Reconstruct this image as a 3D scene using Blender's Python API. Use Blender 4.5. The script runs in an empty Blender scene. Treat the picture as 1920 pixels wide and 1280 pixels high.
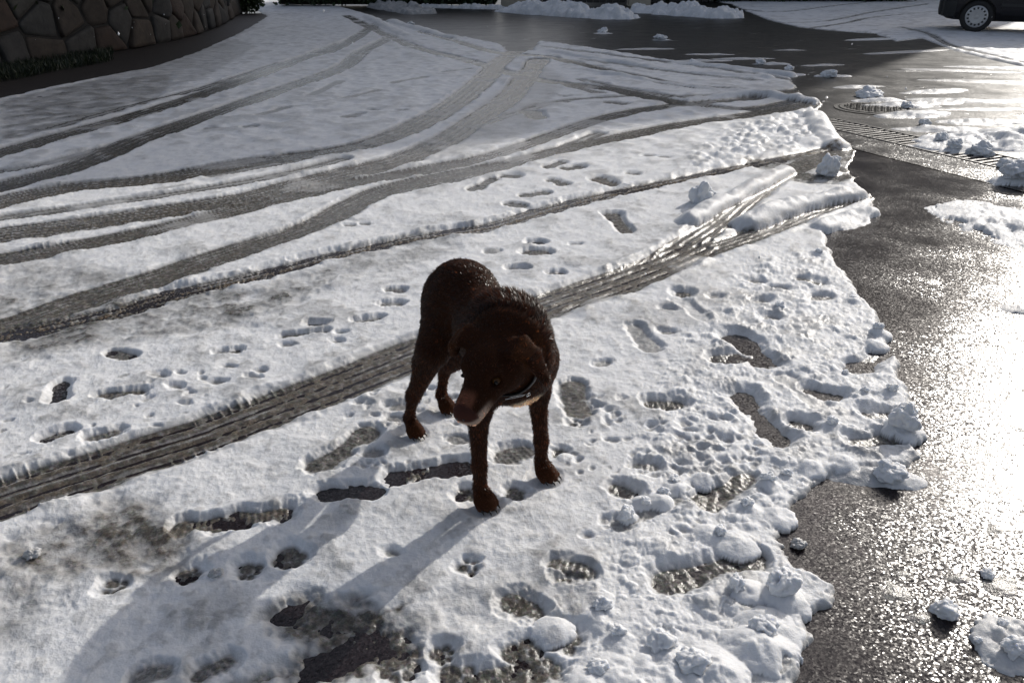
import bpy, bmesh, math, random
import numpy as np
from mathutils import Vector, Matrix

random.seed(7)
rng = np.random.default_rng(7)
scene = bpy.context.scene
col = scene.collection

# ------------------------------------------------------------------ camera, sky, sun, exposure
FPX, CAM_H, PITCH = 1548.0, 1.45, math.radians(25.1)
cam_data = bpy.data.cameras.new('camera')
cam_data.sensor_width = 36.0
cam_data.lens = 36.0 * FPX / 1920.0
cam_data.clip_start = 0.05
cam_data.clip_end = 2000.0
cam = bpy.data.objects.new('camera', cam_data)
cam.location = (0, 0, CAM_H)
cam.rotation_euler = (math.radians(90) - PITCH, 0, 0)
col.objects.link(cam)
scene.camera = cam

SUN_AZ, SUN_EL = math.radians(38.2), math.radians(25.0)      # azimuth from +Y towards +X
world = bpy.data.worlds.new('World')
scene.world = world
world.use_nodes = True
wn = world.node_tree.nodes
wl = world.node_tree.links
bg = wn['Background']
sky = wn.new('ShaderNodeTexSky')
sky.sky_type = 'NISHITA'
sky.sun_disc = False
sky.sun_elevation = SUN_EL
sky.sun_rotation = SUN_AZ
sky.altitude = 400
sky.air_density = 0.8
sky.dust_density = 4.0
sky.ozone_density = 1.0
hsv = wn.new('ShaderNodeHueSaturation')
hsv.inputs['Saturation'].default_value = 0.6
wl.new(sky.outputs[0], hsv.inputs['Color'])
wl.new(hsv.outputs[0], bg.inputs['Color'])
bg.inputs['Strength'].default_value = 0.145

sun_d = bpy.data.lights.new('sun', 'SUN')
sun_d.energy = 3.4
sun_d.angle = math.radians(0.5)
sun_d.color = (1.0, 0.95, 0.88)
sun = bpy.data.objects.new('sun', sun_d)
sdir = Vector((math.sin(SUN_AZ) * math.cos(SUN_EL), math.cos(SUN_AZ) * math.cos(SUN_EL), math.sin(SUN_EL)))
sun.rotation_euler = sdir.to_track_quat('Z', 'Y').to_euler()
sun.location = sdir * 60
col.objects.link(sun)

scene.view_settings.view_transform = 'Standard'
scene.view_settings.look = 'None'
scene.view_settings.exposure = -0.2
scene.view_settings.gamma = 1.0
scene.view_settings.use_curve_mapping = False
scene.cycles.max_bounces = 6
scene.cycles.diffuse_bounces = 3
scene.cycles.glossy_bounces = 3
scene.cycles.transmission_bounces = 4
scene.cycles.transparent_max_bounces = 6
scene.cycles.sample_clamp_indirect = 4.0
scene.cycles.caustics_reflective = False
scene.cycles.caustics_refractive = False

# ------------------------------------------------------------------ helpers
def ray(px, py):
    dx, dy = (px - 960) / FPX, (640 - py) / FPX
    return Vector((dx, math.cos(PITCH) + dy * math.sin(PITCH), -math.sin(PITCH) + dy * math.cos(PITCH)))

def U(px, py, z=0.02):
    d = ray(px, py)
    t = (z - CAM_H) / d.z
    return (d.x * t, d.y * t)

def atY(px, py, y):
    d = ray(px, py)
    t = y / d.y
    return Vector((d.x * t, y, CAM_H + d.z * t))

def _hash(ix, iy, seed):
    h = (ix.astype(np.int64) * 374761393 + iy.astype(np.int64) * 668265263 + seed * 1442695041) & 0xFFFFFFFF
    h = ((h ^ (h >> 13)) * 1274126177) & 0xFFFFFFFF
    h = ((h ^ (h >> 16)) * 2246822519) & 0xFFFFFFFF
    return ((h ^ (h >> 15)) & 0xFFFFFF).astype(np.float32) / 16777215.0

def vnoise(x, y, seed=0):
    xi, yi = np.floor(x), np.floor(y)
    fx, fy = (x - xi).astype(np.float32), (y - yi).astype(np.float32)
    xi, yi = xi.astype(np.int64), yi.astype(np.int64)
    fx = fx * fx * fx * (fx * (fx * 6 - 15) + 10)
    fy = fy * fy * fy * (fy * (fy * 6 - 15) + 10)
    a, b = _hash(xi, yi, seed), _hash(xi + 1, yi, seed)
    c, d = _hash(xi, yi + 1, seed), _hash(xi + 1, yi + 1, seed)
    return (a + (b - a) * fx) * (1 - fy) + (c + (d - c) * fx) * fy * 1.0 - 0.5

def fbm(x, y, f, octv=3, seed=0, gain=0.5):
    s, a = np.zeros(x.shape, np.float32), 1.0
    for o in range(octv):
        ang = 0.6 + 1.3 * o
        cx, sx = math.cos(ang), math.sin(ang)
        s += a * vnoise((x * cx - y * sx) * f + 17.3 * o, (x * sx + y * cx) * f - 9.1 * o, seed + o * 13)
        f *= 2.03
        a *= gain
    return s

def worley(x, y, f, seed=0):
    X, Y = x * f, y * f
    xi, yi = np.floor(X).astype(np.int64), np.floor(Y).astype(np.int64)
    best = np.full(x.shape, 9.0, np.float32)
    idv = np.zeros(x.shape, np.float32)
    for i in (-1, 0, 1):
        for j in (-1, 0, 1):
            cx, cy = xi + i, yi + j
            px = cx + _hash(cx, cy, seed)
            py = cy + _hash(cx, cy, seed + 71)
            d = ((X - px) ** 2 + (Y - py) ** 2).astype(np.float32)
            m = d < best
            best = np.where(m, d, best)
            idv = np.where(m, _hash(cx, cy, seed + 5), idv)
    return np.sqrt(best), idv

def sstep(a, b, x):
    t = np.clip((x - a) / (b - a), 0, 1)
    return t * t * (3 - 2 * t)

def mesh_obj(name, verts, faces, mat=None, parent=None, smooth=False):
    me = bpy.data.meshes.new(name)
    me.from_pydata([tuple(v) for v in verts], [], faces)
    if mat:
        me.materials.append(mat)
    if smooth:
        me.polygons.foreach_set('use_smooth', [True] * len(me.polygons))
    me.update()
    o = bpy.data.objects.new(name, me)
    col.objects.link(o)
    if parent:
        o.parent = parent
    return o

def big_mesh(name, V, Fq, mat, smooth=True, parent=None):
    """V (n,3) array, Fq (m,k) int array with k = 3 or 4"""
    k = Fq.shape[1]
    me = bpy.data.meshes.new(name)
    me.vertices.add(len(V))
    me.vertices.foreach_set('co', np.ascontiguousarray(V, np.float32).ravel())
    me.loops.add(Fq.size)
    me.loops.foreach_set('vertex_index', np.ascontiguousarray(Fq, np.int32).ravel())
    me.polygons.add(len(Fq))
    me.polygons.foreach_set('loop_start', np.arange(0, Fq.size, k, dtype=np.int32))
    me.polygons.foreach_set('loop_total', np.full(len(Fq), k, np.int32))
    me.polygons.foreach_set('use_smooth', np.full(len(Fq), smooth))
    me.update(calc_edges=True)
    me.validate()
    me.materials.append(mat)
    o = bpy.data.objects.new(name, me)
    col.objects.link(o)
    if parent:
        o.parent = parent
    return o

def bm_obj(name, bm, mat=None, parent=None, smooth=False):
    me = bpy.data.meshes.new(name)
    bmesh.ops.recalc_face_normals(bm, faces=bm.faces)
    bm.to_mesh(me)
    bm.free()
    if mat:
        me.materials.append(mat)
    if smooth:
        me.polygons.foreach_set('use_smooth', [True] * len(me.polygons))
    o = bpy.data.objects.new(name, me)
    col.objects.link(o)
    if parent:
        o.parent = parent
    return o

def bm_box(bm, c, s, rot=None, bevel=0.0):
    r = bmesh.ops.create_cube(bm, size=1.0)
    M = Matrix.Translation(c) @ (rot.to_4x4() if rot else Matrix.Identity(4)) @ Matrix.Diagonal((s[0], s[1], s[2], 1))
    bmesh.ops.transform(bm, matrix=M, verts=r['verts'])
    if bevel:
        es = list({e for v in r['verts'] for e in v.link_edges})
        bmesh.ops.bevel(bm, geom=es, offset=bevel, segments=2, profile=0.6, affect='EDGES')

def empty(name, loc=(0, 0, 0), rz=0.0):
    o = bpy.data.objects.new(name, None)
    o.empty_display_size = 0.1
    o.location = loc
    o.rotation_euler = (0, 0, rz)
    col.objects.link(o)
    return o

def tag(o, label=None, cat=None, group=None, kind=None):
    if label: o['label'] = label
    if cat: o['category'] = cat
    if group: o['group'] = group
    if kind: o['kind'] = kind
    return o

# ------------------------------------------------------------------ materials
def new_mat(name):
    m = bpy.data.materials.new(name)
    m.use_nodes = True
    nt = m.node_tree
    return m, nt, nt.nodes['Principled BSDF']

def N(nt, typ, **kw):
    n = nt.nodes.new(typ)
    for k, v in kw.items():
        setattr(n, k, v)
    return n

def noise_node(nt, scale, detail=3, rough=0.55, coord=None, dist=0.0):
    n = N(nt, 'ShaderNodeTexNoise')
    n.inputs['Scale'].default_value = scale
    n.inputs['Detail'].default_value = detail
    n.inputs['Roughness'].default_value = rough
    n.inputs['Distortion'].default_value = dist
    if coord:
        nt.links.new(coord, n.inputs['Vector'])
    return n

def ramp(nt, src, stops):
    r = N(nt, 'ShaderNodeValToRGB')
    el = r.color_ramp.elements
    while len(el) < len(stops):
        el.new(0.5)
    for e, (p, c) in zip(el, stops):
        e.position = p
        e.color = c if len(c) == 4 else (*c, 1)
    nt.links.new(src, r.inputs[0])
    return r

def mixc(nt, fac, a, b, mode='MIX'):
    m = N(nt, 'ShaderNodeMix', data_type='RGBA', blend_type=mode)
    for sock, v in ((m.inputs[0], fac), (m.inputs[6], a), (m.inputs[7], b)):
        if hasattr(v, 'links') or hasattr(v, 'is_linked'):
            nt.links.new(v, sock)
        elif isinstance(v, (int, float)):
            sock.default_value = v
        else:
            sock.default_value = (*v, 1) if len(v) == 3 else v
    return m.outputs[2]

def mathn(nt, op, a, b=None, clamp=False):
    m = N(nt, 'ShaderNodeMath', operation=op, use_clamp=clamp)
    for sock, v in zip(m.inputs, (a, b)):
        if v is None:
            continue
        if isinstance(v, (int, float)):
            sock.default_value = v
        else:
            nt.links.new(v, sock)
    return m.outputs[0]

def geo_pos(nt):
    return N(nt, 'ShaderNodeNewGeometry').outputs['Position']

def obj_co(nt):
    return N(nt, 'ShaderNodeTexCoord').outputs['Object']

def simple_mat(name, colr, rough=0.6, metal=0.0, spec=0.5, var=0.25, nscale=8.0, bump=0.0, bscale=40.0, coat=0.0):
    m, nt, b = new_mat(name)
    co = obj_co(nt)
    n = noise_node(nt, nscale, 5, 0.6, co)
    lo = tuple(c * (1 - var) for c in colr)
    hi = tuple(min(1, c * (1 + var)) for c in colr)
    r = ramp(nt, n.outputs[0], [(0.3, lo), (0.7, hi)])
    nt.links.new(r.outputs[0], b.inputs['Base Color'])
    b.inputs['Roughness'].default_value = rough
    b.inputs['Metallic'].default_value = metal
    b.inputs['Specular IOR Level'].default_value = spec
    b.inputs['Coat Weight'].default_value = coat
    if bump:
        n2 = noise_node(nt, bscale, 4, 0.6, co)
        bp = N(nt, 'ShaderNodeBump')
        bp.inputs['Strength'].default_value = bump
        bp.inputs['Distance'].default_value = 0.01
        nt.links.new(n2.outputs[0], bp.inputs['Height'])
        nt.links.new(bp.outputs[0], b.inputs['Normal'])
    return m

def make_asphalt(name, grain, tilt, rough, base_lo, base_hi):
    """wet asphalt: dark stones of random tilt, each with its own film of water"""
    m, nt, b = new_mat(name)
    p = geo_pos(nt)
    vor = N(nt, 'ShaderNodeTexVoronoi')
    vor.inputs['Scale'].default_value = grain
    nt.links.new(p, vor.inputs['Vector'])
    n1 = noise_node(nt, grain * 0.6, 3, 0.65, p)
    n2 = noise_node(nt, 2.2, 4, 0.6, p)
    def vm(op, a, b_):
        v = N(nt, 'ShaderNodeVectorMath', operation=op)
        for sock, val in zip(v.inputs, (a, b_)):
            if val is None: continue
            if isinstance(val, tuple): sock.default_value = val
            else: nt.links.new(val, sock)
        return v.outputs[0]
    face = vm('SUBTRACT', vor.outputs['Color'], (.5, .5, .5))
    wave = vm('MULTIPLY', vm('SUBTRACT', n1.outputs['Color'], (.5, .5, .5)), (1.6, 1.6, 0))
    both = vm('ADD', vm('MULTIPLY', face, (.8, .8, 0)), wave)
    amt = ramp(nt, n2.outputs[0], [(0.38, (tilt * 1.15,) * 3), (0.66, (tilt * .40,) * 3)])
    both = vm('MULTIPLY', both, amt.outputs[0])
    gn = N(nt, 'ShaderNodeNewGeometry').outputs['Normal']
    nn = vm('NORMALIZE', vm('ADD', gn, both), None)
    nt.links.new(nn, b.inputs['Normal'])
    sep = N(nt, 'ShaderNodeSeparateColor')
    nt.links.new(vor.outputs['Color'], sep.inputs[0])
    c = mixc(nt, sep.outputs[2], base_lo, base_hi)
    big = noise_node(nt, 0.7, 5, 0.65, p)
    c = mixc(nt, mathn(nt, 'MULTIPLY', big.outputs[0], 0.6), c, tuple(v * .5 for v in base_lo))
    nt.links.new(c, b.inputs['Base Color'])
    nt.links.new(ramp(nt, n2.outputs[0], [(.35, (rough * 1.1,) * 3), (.7, (rough * .8,) * 3)]).outputs[0], b.inputs['Roughness'])
    b.inputs['Specular IOR Level'].default_value = 0.42
    return m

M_drive = make_asphalt('wet_coarse_asphalt', 200.0, .29, .21, (0.009, 0.0055, 0.0065), (0.034, 0.023, 0.025))
M_road = make_asphalt('wet_road_asphalt', 90.0, .17, .37, (0.007, 0.0065, 0.0065), (0.024, 0.022, 0.022))

def make_snow():
    m, nt, b = new_mat('snow_and_slush')
    p = geo_pos(nt)
    at = N(nt, 'ShaderNodeAttribute', attribute_name='fx')
    sep = N(nt, 'ShaderNodeSeparateColor')
    nt.links.new(at.outputs['Color'], sep.inputs[0])
    slush, dirt = sep.outputs[0], sep.outputs[1]
    # water-logged crystals: clear and grey grains side by side
    vg = N(nt, 'ShaderNodeTexVoronoi')
    vg.inputs['Scale'].default_value = 130.0
    nt.links.new(p, vg.inputs['Vector'])
    ng = noise_node(nt, 45.0, 4, 0.65, p)
    sl_col = ramp(nt, ng.outputs[0], [(0.3, (0.034, 0.030, 0.024)), (0.52, (0.115, 0.108, 0.094)), (0.78, (0.38, 0.37, 0.35))]).outputs[0]
    sl_col = mixc(nt, 0.35, sl_col, vg.outputs['Color'], 'OVERLAY')
    sl_col = mixc(nt, 0.75, sl_col, ramp(nt, ng.outputs[0], [(0.3, (0.034, 0.030, 0.024)), (0.52, (0.115, 0.108, 0.094)), (0.78, (0.38, 0.37, 0.35))]).outputs[0])
    grit = ramp(nt, noise_node(nt, 110.0, 3, 0.7, p).outputs[0], [(0.36, (0.045, 0.032, 0.020)), (0.55, (0.15, 0.108, 0.066)), (0.72, (0.36, 0.30, 0.22))]).outputs[0]
    nclean = noise_node(nt, 14.0, 4, 0.6, p)
    clean = ramp(nt, nclean.outputs[0], [(0.3, (0.69, 0.70, 0.72)), (0.65, (0.79, 0.795, 0.80))]).outputs[0]
    # break the border between clean snow and slush with grain
    nb = noise_node(nt, 60.0, 4, 0.7, p)
    s2 = mathn(nt, 'ADD', mathn(nt, 'MULTIPLY', slush, 1.15), mathn(nt, 'MULTIPLY', mathn(nt, 'SUBTRACT', nb.outputs[0], 0.5), mathn(nt, 'MULTIPLY', slush, 0.8)), clamp=True)
    c = mixc(nt, s2, clean, sl_col)
    nd = noise_node(nt, 22.0, 4, 0.7, p)
    d2 = mathn(nt, 'MULTIPLY', dirt, ramp(nt, nd.outputs[0], [(0.35, (0, 0, 0)), (0.6, (1, 1, 1))]).outputs[0])
    c = mixc(nt, d2, c, grit)
    b.inputs['Subsurface Weight'].default_value = 1.0
    b.inputs['Subsurface Radius'].default_value = (1.0, 1.05, 1.15)
    b.inputs['Subsurface Scale'].default_value = 0.007
    nt.links.new(c, b.inputs['Base Color'])
    nt.links.new(ramp(nt, s2, [(0.0, (0.6,) * 3), (1.0, (0.2,) * 3)]).outputs[0], b.inputs['Roughness'])
    nt.links.new(ramp(nt, s2, [(0.0, (0.25,) * 3), (1.0, (0.5,) * 3)]).outputs[0], b.inputs['Specular IOR Level'])
    g1 = noise_node(nt, 220.0, 3, 0.7, p)
    g2 = noise_node(nt, 55.0, 4, 0.6, p)
    hh = mathn(nt, 'ADD', mathn(nt, 'MULTIPLY', g1.outputs[0], 0.35), g2.outputs[0])
    bp = N(nt, 'ShaderNodeBump')
    bp.inputs['Strength'].default_value = 0.5
    bp.inputs['Distance'].default_value = 0.005
    nt.links.new(hh, bp.inputs['Height'])
    nt.links.new(bp.outputs[0], b.inputs['Normal'])
    return m

M_snow = make_snow()
#GROUND
# ------------------------------------------------------------------ ground sheets
gA, gB = Vector((*U(1537, 227, 0), 0)), Vector((*U(1906, 311, 0), 0))       # axis of the drain
gdir = (gB - gA).normalized()
gnor = Vector((-gdir.y, gdir.x, 0))
if gnor.x < 0: gnor = -gnor                                                  # towards the road
far_a, far_b = gA - gdir * 60, gB + gdir * 40
GW = .21
dL, rL = gnor * -GW, gnor * GW
tag(mesh_obj('driveway', [(far_a.x + dL.x, far_a.y + dL.y, 0), (far_b.x + dL.x, far_b.y + dL.y, 0), (far_b.x - 60, far_b.y - 10, 0), (-400, -60, 0), (-400, 300, 0)],
             [(0, 1, 2, 3, 4)], M_drive), 'dark wet coarse asphalt driveway under the melting snow', kind='structure')
o = mesh_obj('road', [(far_a.x + rL.x, far_a.y + rL.y, -.002), (far_a.x - 300, 900, -.002), (900, 900, -.002), (900, -60, -.002), (far_b.x + rL.x, far_b.y + rL.y, -.002)],
             [(0, 1, 2, 3, 4)], M_road)
tag(o, 'dark wet road beyond the drain', kind='structure')
tag(mesh_obj('ground', [(-2000, -2000, -.3), (2000, -2000, -.3), (2000, 2000, -.3), (-2000, 2000, -.3)], [(0, 1, 2, 3)],
             simple_mat('far_soil', (0.08, 0.07, 0.055), 0.9, var=0.4, nscale=0.5)), 'bare soil round the road', kind='structure')

# ------------------------------------------------------------------ snow: one relief, traced from what lies on the ground
SC = 1.0
ys_near = [0.75]
while ys_near[-1] < 5.6:
    s2 = ys_near[-1] ** 2 + CAM_H ** 2
    ys_near.append(ys_near[-1] + max(s2 / CAM_H / 826 * 0.92 * SC, 0.0032 * SC))
ys_far = [ys_near[-1]]
while ys_far[-1] < 33.0:
    ys_far.append(ys_far[-1] + (.030 if ys_far[-1] < 14 else .055) * SC)
side_u = np.concatenate([np.linspace(1.025, 1.3, 50), np.linspace(1.32, 2.4, 50)])
def columns(n):
    return np.concatenate([-side_u[::-1], np.linspace(-1.02, 1.02, int(n / SC)), side_u])
PAWS = {'HL': (-.232, 2.505), 'HR': (-.326, 2.345), 'FL': (.100, 2.095), 'FR': (-.080, 1.955)}
PAW_Z = .0105

def smooth_pts(pts, n=6):
    P = [np.array(p, float) for p in pts]
    P = [2 * P[0] - P[1]] + P + [2 * P[-1] - P[-2]]
    out = []
    for i in range(1, len(P) - 2):
        for k in range(n):
            t = k / n
            p0, p1, p2, p3 = P[i - 1], P[i], P[i + 1], P[i + 2]
            out.append(0.5 * ((2 * p1) + (-p0 + p2) * t + (2 * p0 - 5 * p1 + 4 * p2 - p3) * t * t + (-p0 + 3 * p1 - 3 * p2 + p3) * t ** 3))
    out.append(P[-2])
    return out


def snow_relief(ys, us):
    random.seed(7)
    YY, UU = np.meshgrid(ys, us, indexing='ij')
    XX = UU * 0.62 * (math.cos(PITCH) * YY + CAM_H * math.sin(PITCH))
    GX, GY = XX.astype(np.float32), YY.astype(np.float32)
    shape = GX.shape

    def poly_sd(pts_px, z=0.0, wob=0.0, pts=None):
        """signed distance (m), negative inside"""
        pts = pts or [U(*p, z) for p in pts_px]
        d = np.full(shape, 1e9, np.float32)
        ins = np.zeros(shape, bool)
        n = len(pts)
        for i in range(n):
            (ax, ay), (bx, by) = pts[i], pts[(i + 1) % n]
            ex, ey = bx - ax, by - ay
            L2 = ex * ex + ey * ey + 1e-12
            t = np.clip(((GX - ax) * ex + (GY - ay) * ey) / L2, 0, 1)
            d = np.minimum(d, (GX - ax - ex * t) ** 2 + (GY - ay - ey * t) ** 2)
            if abs(ey) > 1e-9:
                c = ((ay > GY) != (by > GY)) & (GX < ex * (GY - ay) / ey + ax)
                ins ^= c
        d = np.sqrt(d)
        return np.where(ins, -d, d)

    def line_sd(pts, reach):
        """distance, signed offset across, length along; only within reach"""
        D = np.full(shape, 1e3, np.float32)
        C = np.zeros(shape, np.float32)
        S = np.zeros(shape, np.float32)
        acc = 0.0
        for (ax, ay), (bx, by) in zip(pts[:-1], pts[1:]):
            ex, ey = bx - ax, by - ay
            L = math.hypot(ex, ey) + 1e-9
            r0 = np.searchsorted(ys, min(ay, by) - reach)
            r1 = np.searchsorted(ys, max(ay, by) + reach)
            if r1 > r0:
                gx, gy = GX[r0:r1], GY[r0:r1]
                t = np.clip(((gx - ax) * ex + (gy - ay) * ey) / (L * L), 0, 1)
                qx, qy = gx - ax - ex * t, gy - ay - ey * t
                d = np.sqrt(qx * qx + qy * qy)
                m = d < D[r0:r1]
                D[r0:r1] = np.where(m, d, D[r0:r1])
                C[r0:r1] = np.where(m, (qx * -ey + qy * ex) / L, C[r0:r1])
                S[r0:r1] = np.where(m, acc + t * L, S[r0:r1])
            acc += L
        return D, C, S

    n_big = fbm(GX, GY, 0.9, 3, 3)
    n_mid = fbm(GX, GY, 6.0, 4, 11)
    ff = 1.0 / (1.0 + (GY / 7.0) ** 3)
    n_fine = fbm(GX, GY, 34.0, 3, 23) * ff
    n_tiny = fbm(GX, GY, 120.0, 2, 31) * ff
    n_wob = fbm(GX, GY, 9.0, 1, 41) * (.35 + .65 * ff) + .5 * fbm(GX, GY, 18.3, 3, 54) * ff + .3 * fbm(GX, GY, 3.1, 2, 77) * (1 - ff)
    fine_fade = 1.0 / (1.0 + (GY / 9.0) ** 2)

    n_trk = fbm(GX, GY, 1.3, 2, 131)
    n_trk2 = fbm(GX, GY, 2.6, 3, 151)
    HT = 0.023 + 0.007 * n_big + (0.011 + .012 * sstep(5, 9, GY)) * n_mid + 0.0035 * n_fine * (0.4 + 0.6 * fine_fade) + 0.0012 * n_tiny * fine_fade
    slush = (.24 * sstep(.02, .42, n_mid * .8 + .7 * n_wob + .3 * n_big) + .22 * sstep(.1, .5, n_fine + .4 * n_wob)).astype(np.float32)
    dirt = np.zeros(shape, np.float32)

    # chunky, trodden-up snow along the edge of the bare asphalt
    chunk = poly_sd([(1240, 700), (1420, 480), (1560, 480), (1680, 640), (1720, 850), (1600, 900), (1500, 960), (1460, 1040), (1580, 1100), (1520, 1290), (1000, 1290), (1040, 1160), (1150, 1000), (1180, 860)])
    cw = sstep(0.10, -0.12, chunk + 0.06 * n_mid)
    for f, a, sd in ((8.0, 0.010, 5), (17.0, 0.010, 9), (38.0, 0.006, 15), (75.0, .003, 16)):
        w1, wid = worley(GX + 0.02 * n_mid, GY + 0.02 * n_fine, f, sd)
        HT += cw * a * np.clip(1 - (w1 / 0.62) ** 1.6, 0, 1) * np.clip(wid * 2 - .75, 0, 1.2)
    chunk2 = poly_sd([(1290, 290), (1380, 235), (1520, 205), (1570, 270), (1420, 300), (1290, 330)])
    cw2 = sstep(0.15, -0.2, chunk2)
    for f, a, sd in ((5.0, 0.020, 51), (11.0, 0.022, 52), (24.0, .010, 53)):
        w1, wid = worley(GX + 0.02 * n_mid, GY, f, sd)
        HT += cw2 * a * np.sqrt(np.clip(1 - (w1 / 0.62) ** 2, 0, 1)) * (wid > 0.5)

    def cap(h, d, floor, slope, round_=0.0):
        return np.minimum(h, floor + np.maximum(d, 0) * slope)

    def track(px, w, f0, dirtv=0.3, ridges=4, rim=0.012, slope=.75, rough=0.6, sl=1.0, lug=0.0):
        nonlocal HT, slush, dirt
        pts = smooth_pts([U(*p, 0.01) for p in px])
        D, C, S = line_sd(pts, w + 0.5)
        wob = 0.020 * n_wob + 0.004 * n_fine + .012 * n_mid
        d = D - w / 2 * (1 + .22 * n_trk) + wob * min(rough, 1.0) * 1.2
        m = d < 0.3
        r = f0 + 0.0045 * (.25 + .75 * ff) * np.cos(C / w * 2 * math.pi * ridges + 0.6 * n_mid) * (0.5 + n_wob + 0.4) + 0.006 * n_wob * rough + 0.005 * n_fine * rough
        r = r + np.clip(.018 * (n_trk2 - .15), 0, .008) * (1 if f0 > .002 else .3)
        if lug:
            r = r + lug * np.clip(np.cos(S * 2 * math.pi / 0.034 + 2.5 * np.abs(C) / w), 0, 1) ** 3 * sstep(0.28, 0.46, np.abs(C) / w) * sstep(0.58, 0.5, np.abs(C) / w) * np.clip(.35 + 2.2 * n_mid, 0, 1) * (GY < 5)
        HT = np.where(m, HT + rim * .8 * np.exp(-((d - 0.035) / 0.03) ** 2) * (0.5 + 1.0 * n_wob + .8 * n_mid), HT)
        wall = r + np.maximum(d, 0) * slope * (1 + .6 * n_wob)
        HT = np.where(m, np.minimum(HT, wall), HT)
        streak = np.clip(np.cos(C / w * 2 * math.pi * ridges * (.6 + .9 * ff) + 1.2 * n_mid) + 1.1 * n_wob, 0, 1) ** 2
        grain = np.clip(1 - worley(GX, GY, 55.0, 91)[0] / .6, 0, 1) * ff if rough > .9 else 0
        HT = np.where(d < -.01, HT + grain * .009 * (rough - .6), HT)
        sl_m = np.maximum(sstep(0.020, -0.006, d), .45 * sstep(.045, .0, d)) * sl * (1 - .30 * streak) * (1 - .4 * sstep(.15, .5, n_trk2) * (1 if f0 > .002 else .3)) - .25 * grain
        slush = np.where(m, np.maximum(slush, sl_m), slush)
        dirt = np.where(m, np.maximum(dirt, sstep(0.0, -0.03, d) * dirtv * (1 - .7 * streak)), dirt)

    W = 0.2
    T = [
     # far tracks first, near ones last
     dict(px=[(560, 112), (612, 98), (660, 75), (687, 58), (720, 40), (760, 20)], w=.26, f0=.006, dirtv=.1),
     dict(px=[(-60, 303), (0, 287), (167, 240), (300, 203), (467, 147), (560, 112), (640, 83)], w=.27, f0=.004, dirtv=.25),
     dict(px=[(-60, 366), (0, 350), (133, 315), (267, 260), (400, 213), (533, 167), (640, 128), (680, 97), (730, 72)], w=.27, f0=.006, dirtv=.2),
     dict(px=[(650, 30), (690, 50), (773, 87), (873, 113), (940, 133), (1007, 150), (1140, 167), (1273, 193), (1400, 205), (1500, 190)], w=.24, f0=.006, dirtv=.2),
     dict(px=[(790, 60), (860, 79), (933, 100), (1023, 107), (1140, 133), (1273, 160), (1400, 172)], w=.22, f0=.012, dirtv=.1),
     dict(px=[(-60, 395), (0, 380), (133, 352), (300, 335), (467, 305), (640, 281), (740, 253), (840, 203), (907, 150), (933, 120), (975, 92)], w=.3, f0=.004, dirtv=.45, rough=1.1),
     dict(px=[(-60, 448), (120, 425), (300, 398), (467, 372), (560, 347), (660, 322), (757, 297), (840, 260), (890, 227), (950, 187), (983, 150), (1010, 112)], w=.3, f0=.005, dirtv=.4, rough=1.1),
     dict(px=[(-60, 500), (0, 487), (150, 460), (300, 430), (480, 385), (640, 347), (773, 323), (940, 287), (1140, 220), (1273, 197), (1390, 187), (1510, 168)], w=.21, f0=.005, dirtv=.3, lug=.006),
     dict(px=[(-60, 640), (60, 598), (150, 565), (283, 525), (400, 485), (583, 425), (660, 385), (747, 350), (940, 310), (1073, 277), (1273, 235), (1397, 217), (1540, 193)], w=.22, f0=.007, dirtv=.25, lug=.006),
     dict(px=[(-80, 655), (0, 630), (200, 588), (300, 557), (467, 520), (633, 477), (780, 445), (923, 423), (1073, 380), (1273, 336), (1413, 307), (1530, 283), (1660, 262)], w=.13, f0=-.001, dirtv=1.0, rough=1.6, rim=.018, ridges=2),
     dict(px=[(1220, 505), (1300, 452), (1350, 418), (1397, 377), (1467, 327), (1547, 293), (1640, 268)], w=.19, f0=.007, dirtv=.3, lug=.004),
     dict(px=[(1200, 515), (1300, 478), (1453, 425), (1563, 383), (1660, 355)], w=.15, f0=.007, dirtv=.3, rim=.02),
     dict(px=[(-80, 965), (0, 935), (100, 903), (367, 820), (433, 795), (640, 718), (776, 664), (900, 618), (1020, 574), (1150, 530), (1256, 490), (1300, 470)], w=.235, f0=.003, dirtv=.6, lug=.007, rim=.014, ridges=4),
    ]
    # smaller lines in the churned snow by the road
    for a in ([(1020, 88), (1180, 108), (1330, 128), (1480, 150)], [(1090, 112), (1280, 138), (1420, 152)], [(1250, 182), (1380, 178), (1480, 170)],
              [(1340, 10), (1450, 23), (1560, 12), (1640, 3)], [(1457, 44), (1552, 40), (1640, 23), (1740, 8)], [(1500, 56), (1580, 45), (1640, 33), (1760, 22)],
              [(1690, 52), (1740, 64), (1780, 85), (1840, 100), (1930, 121)], [(0, 322), (80, 310), (160, 288), (240, 270)], [(0, 410), (180, 385), (340, 362), (520, 330), (640, 300)], [(540, 440), (640, 405), (720, 365), (860, 335), (1000, 298), (1120, 252)],
              [(400, 330), (560, 300), (700, 270), (800, 235)], [(860, 250), (960, 215), (1060, 190), (1200, 180)], [(100, 240), (240, 200), (380, 165), (520, 120)], [(1090, 150), (1200, 172), (1330, 190)]):
        T.insert(0, dict(px=a, w=.13, f0=.008, dirtv=.05, sl=.8, ridges=1))
    for t in T:
        track(**t)

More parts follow.
